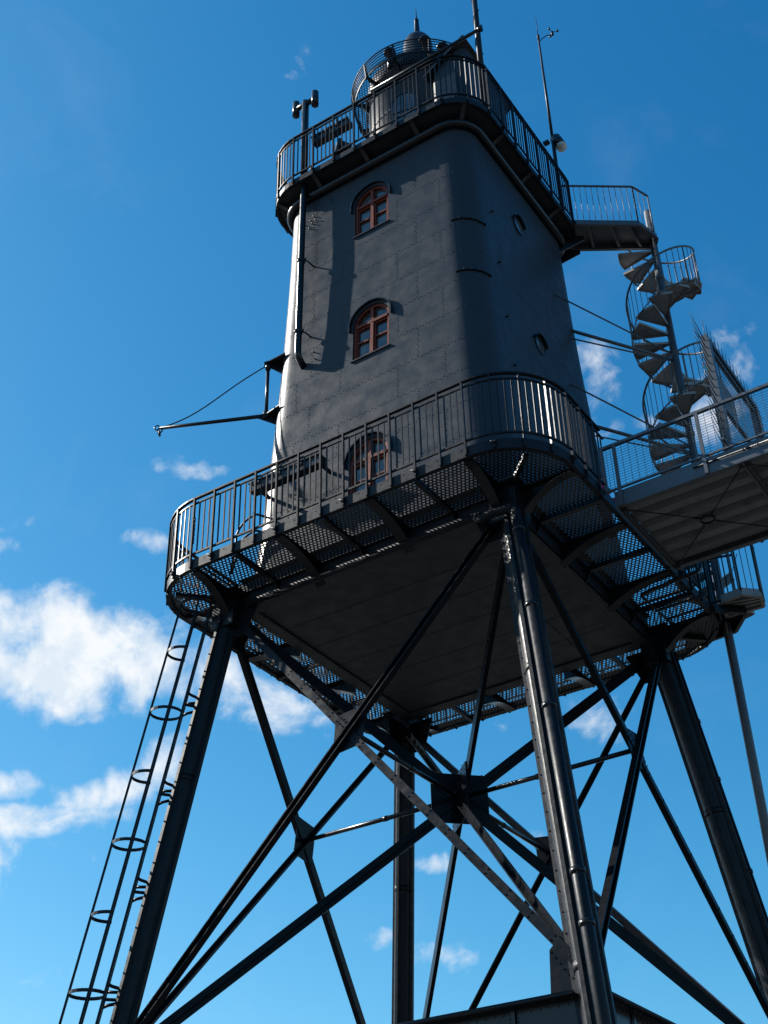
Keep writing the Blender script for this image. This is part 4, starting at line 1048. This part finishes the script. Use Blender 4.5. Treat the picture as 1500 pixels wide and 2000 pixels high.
# security gate on the bridge
GX = 5.36
gt = thing('bridge_gate', 'tall spiked security gate frame standing across the footbridge', 'gate')
b_ = MB(); ya, yb = BY0 + .18, BY1 + .12
b_.bar((GX, ya, .22), (GX, ya, 2.42), .12, .12, (1, 0, 0)); b_.bar((GX, yb, .22), (GX, yb, 2.42), .12, .12, (1, 0, 0)); b_.bar((GX, ya - .06, 2.46), (GX, yb + .06, 2.46), .10, .09); b_.build('frame', M_galv, gt)
b_ = MB(); b_.bar((GX, ya + .1, .3), (GX, yb - .1, .3), .05, .05); b_.bar((GX, ya + .1, 1.32), (GX, yb - .1, 1.32), .05, .07); b_.bar((GX, ya + .1, 2.34), (GX, yb - .1, 2.34), .05, .05)
b_.bar((GX, ya + .1, .3), (GX, ya + .1, 2.34), .05, .05, (1, 0, 0)); b_.bar((GX, yb - .1, .3), (GX, yb - .1, 2.34), .05, .05, (1, 0, 0)); leaf = b_.build('gate_leaf', M_galv, gt)
b_ = MB()
for i in range(30): y = ya + .1 + (yb - ya - .2) * i / 29; b_.tube((GX, y, .3), (GX, y, 2.34), .003, 4)
for i in range(34): z = .3 + 2.04 * i / 33; b_.tube((GX, ya + .1, z), (GX, yb - .1, z), .003, 4)
b_.build('mesh_panel', M_galv, leaf)
b_ = MB()
for i in range(14): y = ya + .02 + (yb - ya) * i / 13; b_.tube((GX, y, 2.45), (GX - .0, y + .0, 2.86), .009, 6, r2=.004); b_.tube((GX - .03, y + .05, 2.45), (GX - .16, y + .05, 2.78), .008, 6, r2=.004)
b_.build('top_spikes', M_galv, gt)
b_ = MB()
for i in range(15): z = .35 + 2.1 * i / 14; b_.tube((GX, ya - .04, z - .06), (GX - .0, ya - .55, z + .12), .009, 6, r2=.004)
b_.bar((GX + .03, ya - .3, .4), (GX + .03, ya - .09, .4), .03, .03); b_.build('side_spikes', M_galv, gt)
b_ = MB()
for i in range(15): z = .35 + 2.1 * i / 14; b_.tube((GX, yb + .04, z - .06), (GX, yb + .5, z + .12), .009, 6, r2=.004)
b_.build('side_spikes', M_galv, gt)
ns = thing('notice_board', 'blue and white notice board fixed on the bridge gate mesh', 'sign')
b_ = MB(); b_.box((GX - .05, -.62, 1.72), (.02, .62, .68)); b_.build('board', M_grey, ns)
b_ = MB(); b_.box((GX - .062, -.62, 1.74), (.004, .54, .52)); b_.build('print', M_blue, ns)

# ------------------------------------------------------------------ child standing at the gallery railing
def skin_body(name, chain, edges, m_, parent, root=0):
    me = bpy.data.meshes.new(name); me.from_pydata([c[0] for c in chain], edges, []); o_ = bpy.data.objects.new(name, me); C.objects.link(o_)
    md = o_.modifiers.new('s', 'SKIN'); me.skin_vertices.new() if not me.skin_vertices else None
    for i, c in enumerate(chain): me.skin_vertices[0].data[i].radius = (c[1], c[2] if len(c) > 2 else c[1])
    me.skin_vertices[0].data[root].use_root = True
    sb = o_.modifiers.new('d', 'SUBSURF'); sb.levels = 2; sb.render_levels = 2
    dg_ = bpy.context.evaluated_depsgraph_get(); nm = bpy.data.meshes.new_from_object(o_.evaluated_get(dg_)); o_.modifiers.clear(); o_.data = nm
    nm.polygons.foreach_set('use_smooth', [True] * len(nm.polygons)); nm.materials.clear(); nm.materials.append(m_)
    if parent: o_.parent = parent
    return o_
pe = thing('person', 'child in pink jacket and dark trousers standing at the railing beside the footbridge', 'person')
pb = V((3.16, -.62, ZF + .004)); H = 1.14
def q_(x, y, z): return tuple(pb + V((x * H, y * H, z * H)))
ch_ = [(q_(0, 0, .50), .085), (q_(0, 0, .62), .075), (q_(.0, 0, .74), .085), (q_(0, 0, .80), .05), (q_(.01, 0, .85), .04), (q_(.02, 0, .90), .058), (q_(.02, 0, .95), .055),
       (q_(0, .09, .76), .04), (q_(.03, .13, .62), .032), (q_(.14, .10, .58), .024), (q_(.17, .09, .585), .018),
       (q_(0, -.09, .76), .04), (q_(.03, -.13, .62), .032), (q_(.14, -.10, .58), .024), (q_(.17, -.09, .585), .018),
       (q_(0, .05, .45), .065), (q_(.01, .055, .25), .045), (q_(0, .055, .045), .032), (q_(.06, .06, .02), .026),
       (q_(0, -.05, .45), .065), (q_(.01, -.055, .25), .045), (q_(0, -.055, .045), .032), (q_(.06, -.06, .02), .026)]
ed = [(0, 1), (1, 2), (2, 3), (3, 4), (4, 5), (5, 6), (2, 7), (7, 8), (8, 9), (9, 10), (2, 11), (11, 12), (12, 13), (13, 14), (0, 15), (15, 16), (16, 17), (17, 18), (0, 19), (19, 20), (20, 21), (21, 22)]
skin_body('body', ch_, ed, M_skin, pe)
for s_ in (-1, 1):
    for k in range(5):
        w0 = V(q_(.17, s_ * .09, .585)); e = V((.035 if k < 4 else .02, (k - 1.5) * .008 - (.02 * s_ if k == 4 else 0), -.004 * k)); b_ = MB(); b_.path([w0, w0 + e * .8, w0 + e * 1.2 + V((0, 0, -.018))], .006, 6, r2=.0045); b_.build('finger', M_skin, pe)
jk = [(ch_[i][0], ch_[i][1] + .014) for i in (0, 1, 2, 3)] + [(ch_[i][0], ch_[i][1] + .012) for i in (7, 8, 9, 11, 12, 13)]
skin_body('jacket', jk, [(0, 1), (1, 2), (2, 3), (2, 4), (4, 5), (5, 6), (2, 7), (7, 8), (8, 9)], M_pink, pe)
tr_ = [(ch_[0][0], ch_[0][1] + .006)] + [(ch_[i][0], ch_[i][1] + .010) for i in (15, 16, 17, 19, 20, 21)]
skin_body('trousers', tr_, [(0, 1), (1, 2), (2, 3), (0, 4), (4, 5), (5, 6)], M_trou, pe)
b_ = MB(); b_.lathe(q_(.012, 0, .915), [(.066, -.03), (.074, .0), (.072, .035), (.05, .068), (0, .082)], 16); b_.build('hair', M_hair, pe)
b_ = MB(); hc = V(q_(.02, 0, .905)); b_.lathe(hc + V((.058, 0, -.006)), [(0, -.012), (.011, -.006), (.008, .008), (0, .02)], 8); b_.build('nose', M_skin, pe)
b_ = MB(); b_.lathe(q_(.01, 0, .825), [(.052, -.02), (.062, .0), (.05, .02)], 14); b_.build('scarf', M_cyan, pe)
for s_ in (-1, 1):
    b_ = MB(); b_.lathe(hc + V((.056, s_ * .025, .022)), [(0, -.007), (.007, 0), (0, .007)], 8); b_.build('eye', M_ink, pe)
    b_ = MB(); b_.path([V(q_(-.03, s_ * .055, .018)), V(q_(.09, s_ * .06, .018))], .03, 8); b_.build('shoe', M_trou, pe)
